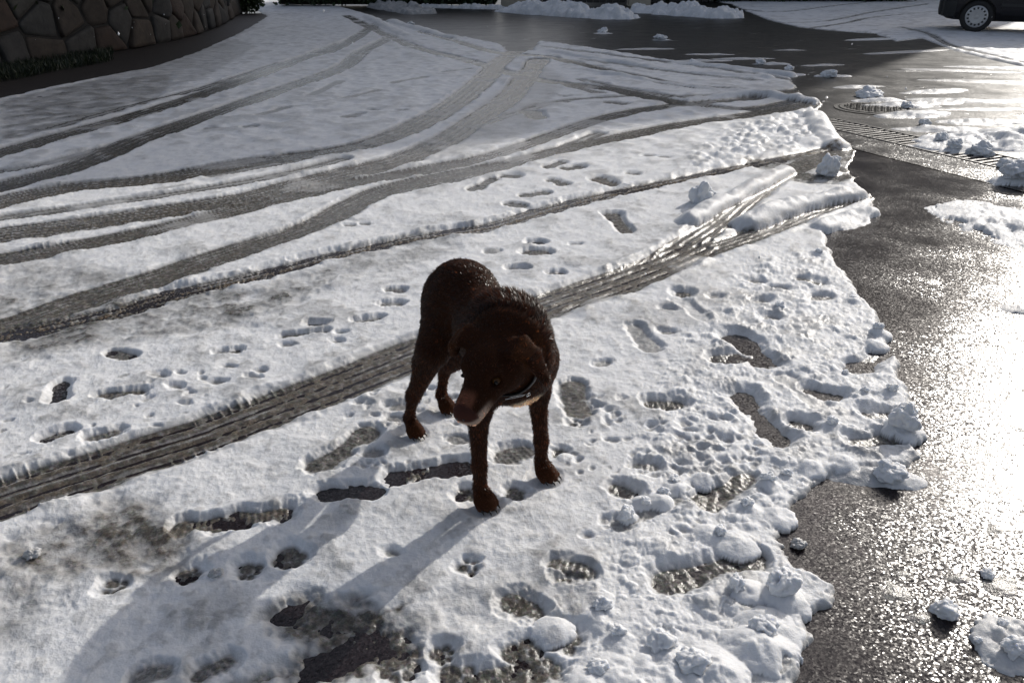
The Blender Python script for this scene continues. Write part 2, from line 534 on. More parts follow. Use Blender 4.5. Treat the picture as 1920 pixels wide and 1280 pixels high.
    # grey, water-logged snow (thin, part melted)
    def soggy(px, k, floor=0.010, amp=0.012, soft=0.12, dk=0.0, sm=1.0):
        nonlocal HT, slush, dirt
        d = poly_sd(px) + 0.10 * n_wob + 0.05 * n_mid
        w = sstep(soft * 0.5, -soft * 0.5, d) * k
        target = floor + amp * n_wob + 0.006 * n_fine
        HT = HT * (1 - w) + np.minimum(HT, target) * w
        slush = np.maximum(slush, np.clip(w * sm * (0.62 + 0.9 * n_wob + .5 * n_fine), 0, 1))
        dirt = np.maximum(dirt, w * dk)
    soggy([(-20, 545), (180, 560), (480, 545), (640, 500), (620, 540), (520, 585), (440, 620), (250, 640), (0, 690)], .8)
    soggy([(0, 470), (130, 495), (260, 520), (180, 545), (0, 570)], .55)
    soggy([(640, 470), (860, 430), (850, 470), (760, 510), (640, 530)], .6)
    soggy([(100, 990), (210, 950), (310, 960), (390, 985), (380, 1030), (340, 1075), (240, 1085), (100, 1100), (-20, 1120), (-20, 1040)], .9, dk=.35)
    soggy([(-20, 1090), (90, 1090), (80, 1150), (20, 1210), (-20, 1200)], .7)
    soggy([(0, 190), (180, 152), (330, 140), (300, 190), (150, 235), (0, 270)], .75, floor=.008, amp=.03)
    soggy([(180, 148), (300, 120), (440, 75), (480, 90), (380, 150), (250, 180)], .5, floor=.012, amp=.03)
    soggy([(530, 1160), (600, 1128), (700, 1142), (800, 1122), (760, 1160), (680, 1200), (620, 1215), (545, 1190)], 1.0, floor=.001, amp=.010, soft=.09, dk=.25, sm=1.7)
    soggy([(440, 1290), (560, 1245), (640, 1212), (700, 1190), (770, 1195), (790, 1235), (700, 1262), (690, 1290)], 1.0, floor=-.001, amp=.010, soft=.09, dk=.25, sm=1.8)
    soggy([(1380, 300), (1520, 290), (1660, 262), (1650, 330), (1560, 350), (1480, 345)], .95, floor=.004, amp=.008, sm=1.3)
    soggy([(690, 1160), (860, 1120), (880, 1170), (760, 1230)], .6, floor=.012)
    soggy([(820, 1120), (960, 1085), (1120, 1040), (1130, 1080), (1010, 1160), (900, 1180)], .5, floor=.014)
    soggy([(1360, 260), (1500, 135), (1540, 200), (1460, 215)], .3, floor=.02)
    soggy([(840, 240), (1010, 120), (1060, 150), (1000, 250), (800, 310)], .5, floor=.014, amp=.02)

    # ---- prints
    def shoe(p0, p1, w=.085, f=.004, sl=.8, dk=.15, tread=.0008, slope=.8):
        """print of a sole between two picture points (toe, heel)"""
        nonlocal HT, slush, dirt
        a, b = np.array(U(*p0)), np.array(U(*p1))
        L = np.linalg.norm(b - a) + 1e-6
        h = (b - a) / L
        r = w / 2
        a2, b2 = a + h * min(r, L * .4), b - h * min(r * .8, L * .4)
        r0, r1 = np.searchsorted(ys, min(a[1], b[1]) - .2), np.searchsorted(ys, max(a[1], b[1]) + .2)
        gx, gy = GX[r0:r1], GY[r0:r1]
        e = b2 - a2
        L2 = (e * e).sum() + 1e-9
        tr = ((gx - a2[0]) * e[0] + (gy - a2[1]) * e[1]) / L2
        t = np.clip(tr, 0, 1)
        rad = r * (1 - .22 * np.sin(math.pi * np.clip(t, 0, 1)) ** 2 * (L > .16) - .12 * t)
        d = np.hypot(gx - a2[0] - e[0] * t, gy - a2[1] - e[1] * t) - rad + .022 * n_wob[r0:r1] + .009 * n_fine[r0:r1] + .012 * n_mid[r0:r1]
        m = d < .12
        bars = tread * np.cos(tr * math.sqrt(L2) * 2 * math.pi / .018)
        fl = f * .8 + bars * (n_wob[r0:r1] > -.1) + .012 * n_wob[r0:r1] + .005 * n_fine[r0:r1]
        HTs = HT[r0:r1]
        HTs = np.where(m, HTs + .004 * np.exp(-((d - .02) / .018) ** 2) * (.6 + n_wob[r0:r1]), HTs)
        HT[r0:r1] = np.where(m, np.minimum(HTs, fl + np.maximum(d, 0) * slope), HTs)
        slush[r0:r1] = np.where(m, np.maximum(slush[r0:r1], np.maximum(sstep(.010, -.010, d), .3 * sstep(.022, 0, d)) * min(1, sl * 1.2)), slush[r0:r1])
        dirt[r0:r1] = np.where(m, np.maximum(dirt[r0:r1], sstep(.0, -.02, d) * dk), dirt[r0:r1])

    def pit(p, r, f=.006, sl=.75, toes=False, ang=0.0, dk=.1):
        nonlocal HT, slush, dirt
        c = np.array(U(*p))
        r0, r1 = np.searchsorted(ys, c[1] - .15), np.searchsorted(ys, c[1] + .15)
        gx, gy = GX[r0:r1] - c[0], GY[r0:r1] - c[1]
        if toes:
            d = np.hypot(gx, gy) - r * .62
            for k in range(4):
                a = ang + (k - 1.5) * .62
                q = r * (1.0 if k in (1, 2) else .85)
                d = np.minimum(d, np.hypot(gx - math.cos(a) * q, gy - math.sin(a) * q) - r * .36)
        else:
            ca, sa = math.cos(ang), math.sin(ang)
            d = np.hypot((gx * ca + gy * sa) * .78, (-gx * sa + gy * ca) * 1.2) - r
        d = d + .012 * n_wob[r0:r1] + .006 * n_fine[r0:r1]
        m = d < .1
        fl = f + .007 * n_fine[r0:r1] + .004 * n_wob[r0:r1]
        HT[r0:r1] = np.where(m, np.minimum(HT[r0:r1], fl + np.maximum(d, 0) * .8), HT[r0:r1])
        slush[r0:r1] = np.where(m, np.maximum(slush[r0:r1], sstep(.010, -.006, d) * sl), slush[r0:r1])
        dirt[r0:r1] = np.where(m, np.maximum(dirt[r0:r1], sstep(.0, -.015, d) * dk), dirt[r0:r1])

    S_ = [  # toe, heel, width, floor, slush
     ((312, 985), (430, 972), .085, .000, .9, .5), ((420, 968), (548, 950), .085, -.001, .9, .6),
     ((582, 882), (702, 795), .10, .010, .75, .1), ((728, 890), (872, 868), .075, -.004, .8, .6), ((598, 918), (706, 915), .06, .000, .9, .1),
     ((925, 858), (1000, 838), .10, .008, .7, .1), ((1232, 1092), (1425, 1036), .095, .006, .85, .0), ((1306, 945), (1410, 885), .095, .006, .85, .1),
     ((1382, 728), (1472, 828), .07, -.006, .5, .2), ((1372, 622), (1446, 684), .10, -.005, .5, .2), ((1330, 668), (1398, 662), .085, .001, .7, .1),
     ((1182, 604), (1226, 655), .085, .014, .45, .0), ((1268, 558), (1325, 600), .085, .022, .15, .0), ((1460, 700), (1545, 765), .085, .018, .3, .0),
     ((1500, 722), (1572, 738), .05, -.002, .6, .1), ((1600, 692), (1660, 652), .075, -.003, .6, .1), ((1625, 775), (1680, 770), .05, .000, .6, .1),
     ((1590, 830), (1690, 815), .08, .006, .7, .1), ((1478, 785), (1526, 798), .06, .004, .7, .1), ((1205, 752), (1285, 752), .07, .003, .75, .3),
     ((1072, 708), (1088, 782), .11, .008, .75, .2), ((1137, 903), (1190, 920), .06, .002, .7, .1), ((1188, 866), (1236, 870), .045, .004, .6, .1),
     ((1018, 1050), (1118, 1066), .085, .010, .7, .1), ((1028, 1078), (1085, 1080), .05, .000, .8, .2), ((938, 1108), (1018, 1146), .08, .003, .85, .3),
     ((1153, 985), (1285, 930), .05, .014, .5, .1), ((882, 1285), (1010, 1255), .10, .006, .8, .0), ((99, 748), (113, 712), .035, -.004, .7, .1),
     ((182, 738), (268, 728), .05, .004, .8, .1), ((78, 820), (127, 802), .045, .003, .7, .1), ((158, 820), (222, 802), .045, .006, .7, .1),
     ((402, 658), (448, 653), .035, .003, .7, .1), ((530, 626), (616, 618), .035, .008, .7, .1), ((572, 603), (612, 604), .04, .000, .8, .2),
     ((205, 655), (246, 665), .05, .008, .7, .1), ((718, 541), (757, 539), .045, .006, .6, .1), ((710, 566), (752, 565), .04, .004, .6, .1), ((662, 600), (712, 592), .04, .003, .6, .1),
     ((953, 500), (992, 501), .045, .004, .6, .1), ((1028, 508), (1053, 508), .03, .004, .6, .1), ((980, 470), (1032, 470), .10, .006, .75, .3), ((918, 468), (932, 470), .08, .016, .4, .1),
     ((988, 452), (1018, 450), .05, .000, .7, .1), ((1143, 395), (1180, 435), .10, .006, .75, .3), ((1115, 330), (1152, 345), .14, .004, .8, .7),
     ((882, 356), (928, 332), .10, .010, .8, .0), ((935, 330), (976, 328), .10, .010, .8, .0), ((1050, 316), (1094, 310), .11, .010, .8, .0), ((1022, 314), (1058, 302), .11, .012, .8, .0),
     ((975, 368), (1030, 358), .11, .012, .8, .0), ((1028, 335), (1065, 346), .10, .012, .8, .0), ((945, 380), (985, 384), .1, .014, .7, .0), ((1172, 323), (1200, 324), .07, .01, .6, .0),
     ((1490, 518), (1545, 532), .07, .008, .7, .1), ((1520, 556), (1560, 556), .06, .010, .6, .1), ((1268, 545), (1300, 548), .07, .002, .8, .2),
     ((350, 1275), (440, 1225), .06, .010, .7, .1), ((250, 1262), (330, 1255), .06, .016, .6, .1),
     ((580, 180), (640, 150), .14, .016, .5, .0), ((640, 185), (715, 168), .14, .016, .5, .0), ((735, 155), (800, 143), .14, .016, .5, .0), ((830, 135), (885, 128), .14, .016, .5, .0),
     ((480, 217), (540, 200), .14, .016, .5, .0), ((450, 238), (485, 236), .12, .016, .5, .0), ((382, 241), (412, 239), .12, .016, .5, .0), ((640, 220), (680, 212), .12, .018, .5, .0),
     ((990, 205), (1012, 222), .25, .01, .7, .1), ((1060, 158), (1130, 175), .2, .014, .6, .1), ((1130, 190), (1180, 195), .2, .014, .6, .1),
    ]
    for p0, p1, w, f, sl, dk in S_:
        shoe(p0, p1, w, f, sl, dk)
    P_ = [((540, 1030), .042), ((462, 1058), .032), ((345, 1068), .030), ((868, 1057), .033), ((868, 922), .028), ((962, 913), .028), ((845, 1252), .045), ((965, 1215), .045),
          ((1040, 1192), .045), ((1012, 1255), .04), ((742, 1232), .045), ((208, 1085), .034), ((820, 1215), .03), ((1075, 790), .028), ((1045, 845), .028)]
    for k, (p, r) in enumerate(P_):
        pit(p, r, f=.002, sl=.9, toes=True, ang=-1.2 + .5 * (k % 5), dk=.25)
    for p, r in [((735, 1030), .010), ((430, 683), .018), ((487, 691), .014), ((474, 703), .014), ((405, 712), .018), ((540, 643), .018), ((630, 637), .014), ((1215, 290), .035), ((1246, 293), .04),
                 ((655, 420), .028), ((684, 417), .028), ((1254, 577), .026), ((1254, 620), .022), ((1130, 677), .024), ((1416, 525), .028), ((1461, 537), .028), ((1340, 555), .022), ((1425, 562), .026),
                 ((1446, 592), .028), ((858, 818), .030), ((750, 758), .03), ((740, 780), .025), ((700, 845), .025), ((1100, 1000), .01), ((810, 222), .05), ((752, 206), .05), ((700, 205), .05), ((660, 218), .05), ((620, 278), .06),
                 ((1060, 180), .05), ((1035, 175), .05), ((640, 620), .012), ((1080, 455), .02), ((900, 560), .02), ((330, 720), .012), ((300, 700), .014)]:
        pit(p, r, sl=.6, ang=random.uniform(-.4, .4))
    # meltwater pits
    for (x0, y0, x1, y1, n) in ((1060, 740, 1460, 900, 90), (640, 720, 860, 880, 60), (1280, 800, 1420, 900, 30), (250, 690, 420, 800, 25), (0, 700, 300, 860, 14), (1080, 870, 1350, 1000, 25)):
        for k in range(n):
            pit((random.uniform(x0, x1), random.uniform(y0, y1)), random.uniform(.003, .010), f=random.uniform(.008, .022), sl=.4, ang=random.uniform(0, 3))

    # ---- bare asphalt
    def bare(px, edge=.05, wob=1.0, lim=.035):
        nonlocal HT, slush
        d = poly_sd(px) + wob * (.05 * n_wob + .018 * n_fine)
        prof = np.where(d > 0, .004 + lim * (1 - np.exp(-np.maximum(d, 0) / edge)) * 1.5, d * 1.2)
        HT = np.where(d < .4, np.minimum(HT, np.maximum(prof, -.03)), HT)
        slush = np.maximum(slush, sstep(.03, -.02, d) * .8)
        return d
    d_right = bare([(1532, 205), (1552, 250), (1580, 270), (1606, 284), (1588, 316), (1600, 345), (1640, 372), (1625, 395), (1560, 430), (1545, 445), (1562, 490), (1600, 535), (1640, 590),
          (1668, 640), (1690, 690), (1712, 760), (1716, 850), (1690, 872), (1620, 880), (1600, 892), (1545, 900), (1520, 930), (1490, 962), (1470, 992), (1455, 1030), (1475, 1058), (1505, 1065),
          (1575, 1102), (1560, 1140), (1515, 1170), (1530, 1200), (1505, 1245), (1470, 1300), (1450, 1420), (4000, 1420), (4000, 700), (2600, 300), (2300, 130), (1930, 128), (1860, 112), (1790, 95), (1730, 72), (1680, 78), (1640, 105), (1560, 170)], edge=.045, wob=.8)
    bare([(560, -3), (640, 14), (690, 28), (735, 42), (800, 60), (880, 72), (938, 84), (950, 96), (1000, 96), (1012, 78), (1120, 92), (1280, 118), (1400, 132), (1480, 148), (1500, 178), (1526, 206), (1560, 175), (1645, 108), (1690, 80),
          (1640, 63), (1560, 58), (1500, 52), (1440, 38), (1400, 22), (1370, 8), (1330, 2), (1330, -3)], edge=.06, wob=2.5)
    # verge below the stone wall
    bare([(-300, 260), (0, 186), (78, 168), (182, 147), (286, 127), (372, 98), (443, 66), (480, 45), (500, 32), (470, 10), (440, -3), (-300, -3)], edge=.12, wob=2.2, lim=.03)

    # thin patches and slabs left on the bare asphalt
    def patch(p, rx, ry, h, ang=0.0, sl=.5, rag=1.0):
        nonlocal HT, slush, dirt
        c = U(*p)
        r0, r1 = np.searchsorted(ys, c[1] - max(rx, ry) * 2), np.searchsorted(ys, c[1] + max(rx, ry) * 2)
        gx, gy = GX[r0:r1] - c[0], GY[r0:r1] - c[1]
        ca, sa = math.cos(ang), math.sin(ang)
        q = np.hypot((gx * ca + gy * sa) / rx, (-gx * sa + gy * ca) / ry) + rag * (.5 * n_wob[r0:r1] + .25 * n_fine[r0:r1] + .25 * n_mid[r0:r1])
        hh = h * np.sqrt(np.clip(1 - q, 0, 1)) * (1 + .9 * n_wob[r0:r1] + .5 * n_fine[r0:r1] + 1.0 * n_mid[r0:r1]) - .006
        up = hh > HT[r0:r1]
        slush[r0:r1] = np.where(up, sl, slush[r0:r1])
        dirt[r0:r1] = np.where(up, 0, dirt[r0:r1])
        HT[r0:r1] = np.maximum(HT[r0:r1], hh)
    for a in [((1735, 525), .16, .14, .010, 0, .9), ((1680, 196), .45, .16, .045, .1, .25), ((1790, 185), .5, .15, .035, -.2, .35), ((1720, 212), .5, .14, .05, .2, .2), ((1850, 225), .5, .16, .04, 0, .3), ((1780, 240), .35, .12, .05, 0, .2), ((1610, 160), .35, .1, .03, .2, .4),
              ((1540, 120), .4, .08, .025, .2, .4), ((1390, 108), .5, .1, .03, .1, .3), ((1460, 138), .45, .1, .035, .1, .2), ((1210, 90), .6, .1, .025, .1, .3), ((1310, 112), .6, .1, .03, .1, .25), ((1800, 130), .8, .14, .02, -.3, .4), ((1650, 740), .2, .1, .006, .3, .95), ((1850, 660), .22, .2, .007, 0, .9), ((1790, 620), .12, .05, .008, 0, .9), ((1870, 840), .2, .12, .007, .2, .95),
              ((1552, 322), .16, .10, .035, .2, .25), ((1600, 325), .30, .16, .008, .2, .9), ((1575, 415), .26, .09, .045, .5, .2), ((1480, 390), .50, .10, .05, .62, .1), ((1340, 380), .18, .10, .06, .5, 0),
              ((1890, 415), .34, .50, .045, .1, .1), ((1850, 264), .62, .30, .11, -.1, .05), ((1790, 272), .35, .2, .08, 0, .1), ((1915, 250), .5, .25, .08, .0, .1), ((1700, 212), .42, .12, .05, .3, .3), ((1650, 186), .3, .1, .05, 0, .2), ((1760, 168), .5, .14, .035, .3, .3), ((1735, 238), .3, .08, .04, 0, .3),
              ((1560, 140), .3, .08, .04, 0, .2), ((1450, 118), .3, .08, .035, 0, .2), ((1330, 100), .4, .08, .03, 0, .3), ((1240, 73), .2, .12, .03, 0, .2), ((1130, 61), .2, .12, .03, 0, .2),
              ((1900, 185), .5, .12, .02, 0, .5), ((1820, 200), .6, .12, .018, 0, .6), ((1730, 190), .5, .10, .03, 0, .4), ((1620, 880), .14, .06, .03, -.2, .3), ((1690, 890), .08, .05, .035, 0, .1),
              ((1905, 1195), .11, .10, .040, 0, .2), ((1880, 1090), .07, .06, .010, 0, .8), ((1905, 338), .18, .12, .08, 0, .05), ((1910, 572), .08, .07, .02, 0, .3),
              ((1700, 95), 1.0, .16, .018, .4, .4), ((1640, 72), .7, .16, .03, .3, .2), ((1480, 92), .3, .06, .02, 0, .4), ((1700, 130), .4, .08, .012, 0, .7), ((1860, 150), .9, .16, .02, -.2, .5), ((1900, 125), .9, .16, .03, -.2, .2)]:
        patch(*a)
    # scattered crumbs of snow on the road
    for k in range(150):
        x, y = random.choice([(random.uniform(930, 1640), random.uniform(42, 135)), (random.uniform(1500, 1920), random.uniform(130, 260)), (random.uniform(1620, 1920), random.uniform(560, 1150))])
        r = random.uniform(.012, .05) * (1 if y > 500 else 2.2)
        patch((x, y), r * 1.3, r * .8, min(r * .3, .008), 0, .8)

    # rounded heaps
    def mound(p, r, h, sl=0.0, sq=1.0):
        nonlocal HT, slush
        c = U(*p, 0.03)
        r0, r1 = np.searchsorted(ys, c[1] - r * 1.6), np.searchsorted(ys, c[1] + r * 1.6)
        q = np.hypot(GX[r0:r1] - c[0], (GY[r0:r1] - c[1]) * sq) / r + .4 * n_wob[r0:r1] + .22 * n_fine[r0:r1]
        hh = .008 + h * .62 * np.sqrt(np.clip(1 - q * q, 0, 1)) * (1 + .7 * n_wob[r0:r1] + .35 * n_fine[r0:r1])
        up = (q < 1) & (hh > HT[r0:r1])
        slush[r0:r1] = np.where(up, sl, slush[r0:r1])
        HT[r0:r1] = np.where(q < 1, np.maximum(HT[r0:r1], hh), HT[r0:r1])
    for a in [((1465, 1115), .065, .07), ((1435, 1165), .08, .06), ((1400, 1105), .07, .05), ((1200, 1200), .09, .065), ((1250, 1255), .10, .075), ((1160, 1265), .09, .06), ((1340, 1270), .11, .08), ((1420, 1215), .09, .08),
              ((1105, 1290), .08, .06), ((1210, 1290), .1, .07), ((1300, 1215), .07, .045), ((1240, 935), .045, .055), ((1205, 935), .035, .045), ((1265, 905), .04, .05), ((1180, 962), .03, .04), ((1330, 995), .05, .05), ((1400, 950), .05, .05),
              ((1690, 800), .07, .08), ((1668, 735), .05, .06), ((1640, 640), .05, .05), ((1648, 620), .05, .06), ((1600, 560), .045, .045), ((1535, 470), .05, .05), ((1620, 730), .04, .045), ((1560, 790), .05, .045), ((1460, 578), .03, .045),
              ((1520, 870), .05, .05), ((1580, 860), .05, .05), ((1440, 905), .045, .05), ((1320, 890), .04, .04), ((1060, 850), .03, .03), ((1130, 1135), .03, .035), ((1040, 1170), .05, .035), ((1380, 1010), .06, .05), ((1460, 960), .05, .04),
              ((400, 1075), .02, .03)]:
        mound(*a)
    # press the snow down under the dog's feet
    for c in PAWS.values():
        q = np.hypot(GX - c[0], GY - c[1])
        HT = np.where(q < .16, np.minimum(HT, PAW_Z + .002 * n_fine + np.maximum(q - .045 + .03 * n_wob, 0) * .5), HT)

    # ridge thrown up by wheels by the bare road edge and along tracks
    def ridge(px, w, h, seed=0, sl=.1):
        nonlocal HT, slush
        D, C, S = line_sd(smooth_pts([U(*p, 0.02) for p in px]), w + .3)
        lump = .45 + .75 * np.clip(fbm(GX, GY, 2.2 / w * .1, 3, 60 + seed) + .45, 0, 1) + .5 * n_wob
        q = D / w + .3 * n_wob
        hh = h * np.sqrt(np.clip(1 - q * q, 0, 1)) * lump
        m = (q < 1) & (hh > HT)
        slush = np.where(m, sl, slush)
        HT = np.where(m, hh, HT)
    for a in [([(1400, 420), (1500, 385), (1600, 365)], .10, .10), ([(1290, 415), (1340, 385), (1420, 345), (1470, 320)], .09, .08), ([(1540, 425), (1590, 405), (1630, 395)], .07, .07),
              ([(1525, 215), (1545, 250), (1570, 272)], .12, .10), ([(1010, 92), (1130, 112), (1300, 135), (1440, 145)], .10, .06), ([(1090, 130), (1300, 162), (1430, 175)], .09, .06), ([(1300, 185), (1420, 178), (1520, 190)], .1, .08), ([(1270, 118), (1380, 128), (1480, 140)], .10, .07),
              ([(690, 32), (720, 48), (760, 66)], .16, .10), ([(735, 40), (800, 58), (850, 70)], .16, .09)]:
        ridge(*a)

    HT = np.where(HT > .004, .004 + (HT - .004) * .84, np.maximum(HT, -.03)).astype(np.float32)
    idx = np.arange(shape[0] * shape[1]).reshape(shape)
    q4 = np.stack([idx[:-1, :-1], idx[:-1, 1:], idx[1:, 1:], idx[1:, :-1]], -1).reshape(-1, 4)
    hz = HT.ravel()
    q4 = q4[hz[q4].max(1) > -.004]
    V = np.stack([GX.ravel(), GY.ravel(), hz], 1)
    used = np.unique(q4)
    remap = np.zeros(len(V), np.int32); remap[used] = np.arange(len(used), dtype=np.int32)
    fx = np.zeros((len(used), 4), np.float32)
    fx[:, 0] = np.clip(slush.ravel()[used], 0, 1); fx[:, 1] = np.clip(dirt.ravel()[used], 0, 1); fx[:, 3] = 1
    return V[used], remap[q4], fx, (ys, GX, HT)

near_part = snow_relief(np.array(ys_near), columns(1060))
far_part = snow_relief(np.array(ys_far), columns(620))
n0 = len(near_part[0])
snow = big_mesh('snow', np.concatenate([near_part[0], far_part[0]]), np.concatenate([near_part[1], far_part[1] + n0]), M_snow)
ca = snow.data.color_attributes.new('fx', 'FLOAT_COLOR', 'POINT')
ca.data.foreach_set('color', np.concatenate([near_part[2], far_part[2]]).ravel())
tag(snow, 'thin trodden snow with wheel tracks and footprints over the driveway', kind='stuff')
print('snow quads', len(near_part[1]), len(far_part[1]))
def snow_z(x, y):
    ys, gx, ht = near_part[3] if y < 5.55 else far_part[3]
    r_ = int(np.clip(np.searchsorted(ys, y), 0, len(ys) - 1))
    c = int(np.argmin(np.abs(gx[r_] - x)))
    return float(ht[r_, c])

# ------------------------------------------------------------------ stone wall on the left
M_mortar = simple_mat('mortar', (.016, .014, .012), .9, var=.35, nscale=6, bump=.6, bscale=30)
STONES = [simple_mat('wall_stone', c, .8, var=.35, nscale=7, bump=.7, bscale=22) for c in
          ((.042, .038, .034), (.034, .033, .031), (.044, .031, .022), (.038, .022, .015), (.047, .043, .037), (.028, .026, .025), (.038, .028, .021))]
M_soil = simple_mat('wet_soil', (.016, .011, .010), .6, var=.5, nscale=9, bump=.8, bscale=60)
wall_px = [(-330, 192), (-150, 160), (0, 131), (146, 108), (221, 97), (312, 81), (370, 65), (417, 47), (447, 27)]
wpts = [Vector((*U(*p, 0), 0)) for p in wall_px]
wpts = [Vector((*p, 0)) for p in smooth_pts([(v.x, v.y) for v in wpts], 5)]
wacc = [0.0]
for a, b in zip(wpts[:-1], wpts[1:]): wacc.append(wacc[-1] + (b - a).length)
WL, WH = wacc[-1], 2.1
def wall_at(u, v, out=0.0):
    u = max(0, min(WL - 1e-4, u))
    i = max(k for k in range(len(wacc) - 1) if wacc[k] <= u)
    t = (u - wacc[i]) / (wacc[i + 1] - wacc[i])
    d = (wpts[i + 1] - wpts[i]).normalized()
    n = Vector((d.y, -d.x, 0))                       # towards the road
    return wpts[i].lerp(wpts[i + 1], t) + n * (out - .10 * v) + Vector((0, 0, v)), n
stone_wall = empty('stone_wall', tuple(wpts[len(wpts) // 2]))
W0 = Vector(stone_wall.location)
tag(stone_wall, 'rough retaining wall of large mortared field stones along the verge', 'wall')
V, F = [], []
nseg = 60
for k in range(nseg + 1):
    u = WL * k / nseg
    for v, o in ((-.05, 0), (WH, 0), (WH, -.45), (-.05, -.45)):
        V.append(wall_at(u, v, o)[0] - W0)
for k in range(nseg):
    for j in range(4):
        F.append((k * 4 + j, k * 4 + (j + 1) % 4, k * 4 + 4 + (j + 1) % 4, k * 4 + 4 + j))
F += [(0, 1, 2, 3), tuple(nseg * 4 + j for j in (3, 2, 1, 0))]
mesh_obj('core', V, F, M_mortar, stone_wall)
# irregular stones: cells of a jittered pattern, clipped, shrunk to a joint, domed
wr = random.Random(21)
seeds = []
rowz = [(.20, .62), (.62, .62), (1.02, .55), (1.40, .5), (1.80, .5)]
for r_, (zc, du) in enumerate(rowz):
    u = wr.uniform(0, .4)
    while u < WL:
        dens = 1.0 if u < 9 else 1.25
        seeds.append((u, zc + wr.uniform(-.13, .13)))
        u += du * wr.uniform(.6, 1.45) * dens
def clip(poly, nx, ny, c):
    out = []
    for i in range(len(poly)):
        a, b = poly[i], poly[(i + 1) % len(poly)]
        da, db = a[0] * nx + a[1] * ny - c, b[0] * nx + b[1] * ny - c
        if da <= 0: out.append(a)
        if da * db < 0:
            t = da / (da - db)
            out.append((a[0] + (b[0] - a[0]) * t, a[1] + (b[1] - a[1]) * t))
    return out
for i, (su, sv) in enumerate(seeds):
    poly = [(su - .7, .02), (su + .7, .02), (su + .7, WH - .02), (su - .7, WH - .02)]
    for j, (tu, tv) in enumerate(seeds):
        if i == j or abs(tu - su) > 1.4: continue
        nx, ny = tu - su, tv - sv
        L = math.hypot(nx, ny)
        nx, ny = nx / L, ny / L
        poly = clip(poly, nx, ny, (su + tu) / 2 * nx + (sv + tv) / 2 * ny - wr.uniform(.010, .028))
        if len(poly) < 3: break
    if len(poly) < 3: continue
    poly = [p for k, p in enumerate(poly) if math.hypot(p[0] - poly[k - 1][0], p[1] - poly[k - 1][1]) > .02]
    if len(poly) < 3: continue
    cx, cy = sum(p[0] for p in poly) / len(poly), sum(p[1] for p in poly) / len(poly)
    # round the corners
    rp = []
    for k in range(len(poly)):
        a, b, c = poly[k - 1], poly[k], poly[(k + 1) % len(poly)]
        rp += [(b[0] * .78 + a[0] * .22, b[1] * .78 + a[1] * .22), (b[0] * .96 + (a[0] + c[0]) * .02, b[1] * .96 + (a[1] + c[1]) * .02), (b[0] * .78 + c[0] * .22, b[1] * .78 + c[1] * .22)]
    th = wr.uniform(.035, .075)
    V, F = [], []
    n = len(rp)
    tilt = (wr.uniform(-.12, .12), wr.uniform(-.12, .12))
    for sc_, o in ((1.0, -.03), (1.0, th * .45), (.93, th * .85), (.72, th * 1.02), (.35, th * 1.08)):
        for p in rp:
            uu, vv = cx + (p[0] - cx) * sc_, cy + (p[1] - cy) * sc_
            oo = o + (0 if o < 0 else (uu - cx) * tilt[0] + (vv - cy) * tilt[1] + wr.uniform(-.006, .006))
            V.append(wall_at(uu, vv, oo)[0] - W0)
    for q in range(4):
        for k in range(n):
            F.append((q * n + k, q * n + (k + 1) % n, (q + 1) * n + (k + 1) % n, (q + 1) * n + k))
    F.append(tuple(4 * n + k for k in range(n)))
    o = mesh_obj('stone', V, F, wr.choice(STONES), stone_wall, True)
# ground behind the wall and the verge in front of it
vv_ = [wall_at(WL * k / 40, WH, -.3)[0] for k in range(41)]
hb = [(p.x, p.y, WH - .04) for p in vv_] + [(p.x - 40, p.y + 6, WH + 3) for p in reversed(vv_)]
tag(mesh_obj('hillside', hb, [tuple(range(len(hb)))], M_soil), 'dark planted ground retained behind the stone wall', kind='structure')
vg = [wall_at(WL * k / 40, 0, .0)[0] for k in range(41)]
vg2 = [U(*p, 0) for p in ((500, 25), (505, 40), (470, 66), (400, 100), (310, 134), (200, 160), (90, 180), (0, 200), (-340, 285))]
tag(mesh_obj('verge', [(p.x, p.y, .004) for p in vg] + [(x, y, .004) for x, y in vg2], [tuple(range(41 + len(vg2)))], M_soil), 'strip of dark wet soil at the foot of the stone wall', kind='structure')

# ------------------------------------------------------------------ leaves, grass
def leaf_mat(name, c):
    m, nt, b = new_mat(name)
    at = N(nt, 'ShaderNodeAttribute', attribute_name='tone')
    cc_ = mixc(nt, at.outputs['Fac'], tuple(v * .55 for v in c), tuple(v * 1.5 for v in c))
    nt.links.new(cc_, b.inputs['Base Color'])
    b.inputs['Roughness'].default_value = .5
    return m
M_ivy = leaf_mat('dark_leaves', (.028, .045, .014))
M_grass = leaf_mat('grass_blades', (.014, .022, .007))
M_hedge = leaf_mat('hedge_leaves', (.030, .050, .020))
def leaves(name, pts, size, mat, parent=None, blade=False, seed=1):
    g = np.random.default_rng(seed)
    P = np.array(pts, np.float32)
    n = len(P)
    if blade:
        d = np.stack([g.normal(0, .35, n), g.normal(0, .35, n), np.ones(n)], 1)
    else:
        d = g.normal(0, 1, (n, 3)); d[:, 2] -= .3
    d /= np.linalg.norm(d, axis=1, keepdims=True)
    w = np.cross(d, g.normal(0, 1, (n, 3))); w /= np.linalg.norm(w, axis=1, keepdims=True) + 1e-6
    s = size * g.uniform(.6, 1.4, n)[:, None]
    k = .06 if blade else .38
    up = np.cross(w, d)
    V = np.stack([P, P + d * s * .5 + w * s * k + up * s * .06, P + d * s, P + d * s * .5 - w * s * k + up * s * .06], 1).reshape(-1, 3)
    F = np.arange(n * 4).reshape(n, 4)
    o = big_mesh(name, V, F, mat, False, parent)
    a = o.data.attributes.new('tone', 'FLOAT', 'POINT')
    a.data.foreach_set('value', np.repeat(g.random(n).astype(np.float32), 4))
    return o
gp_ = []
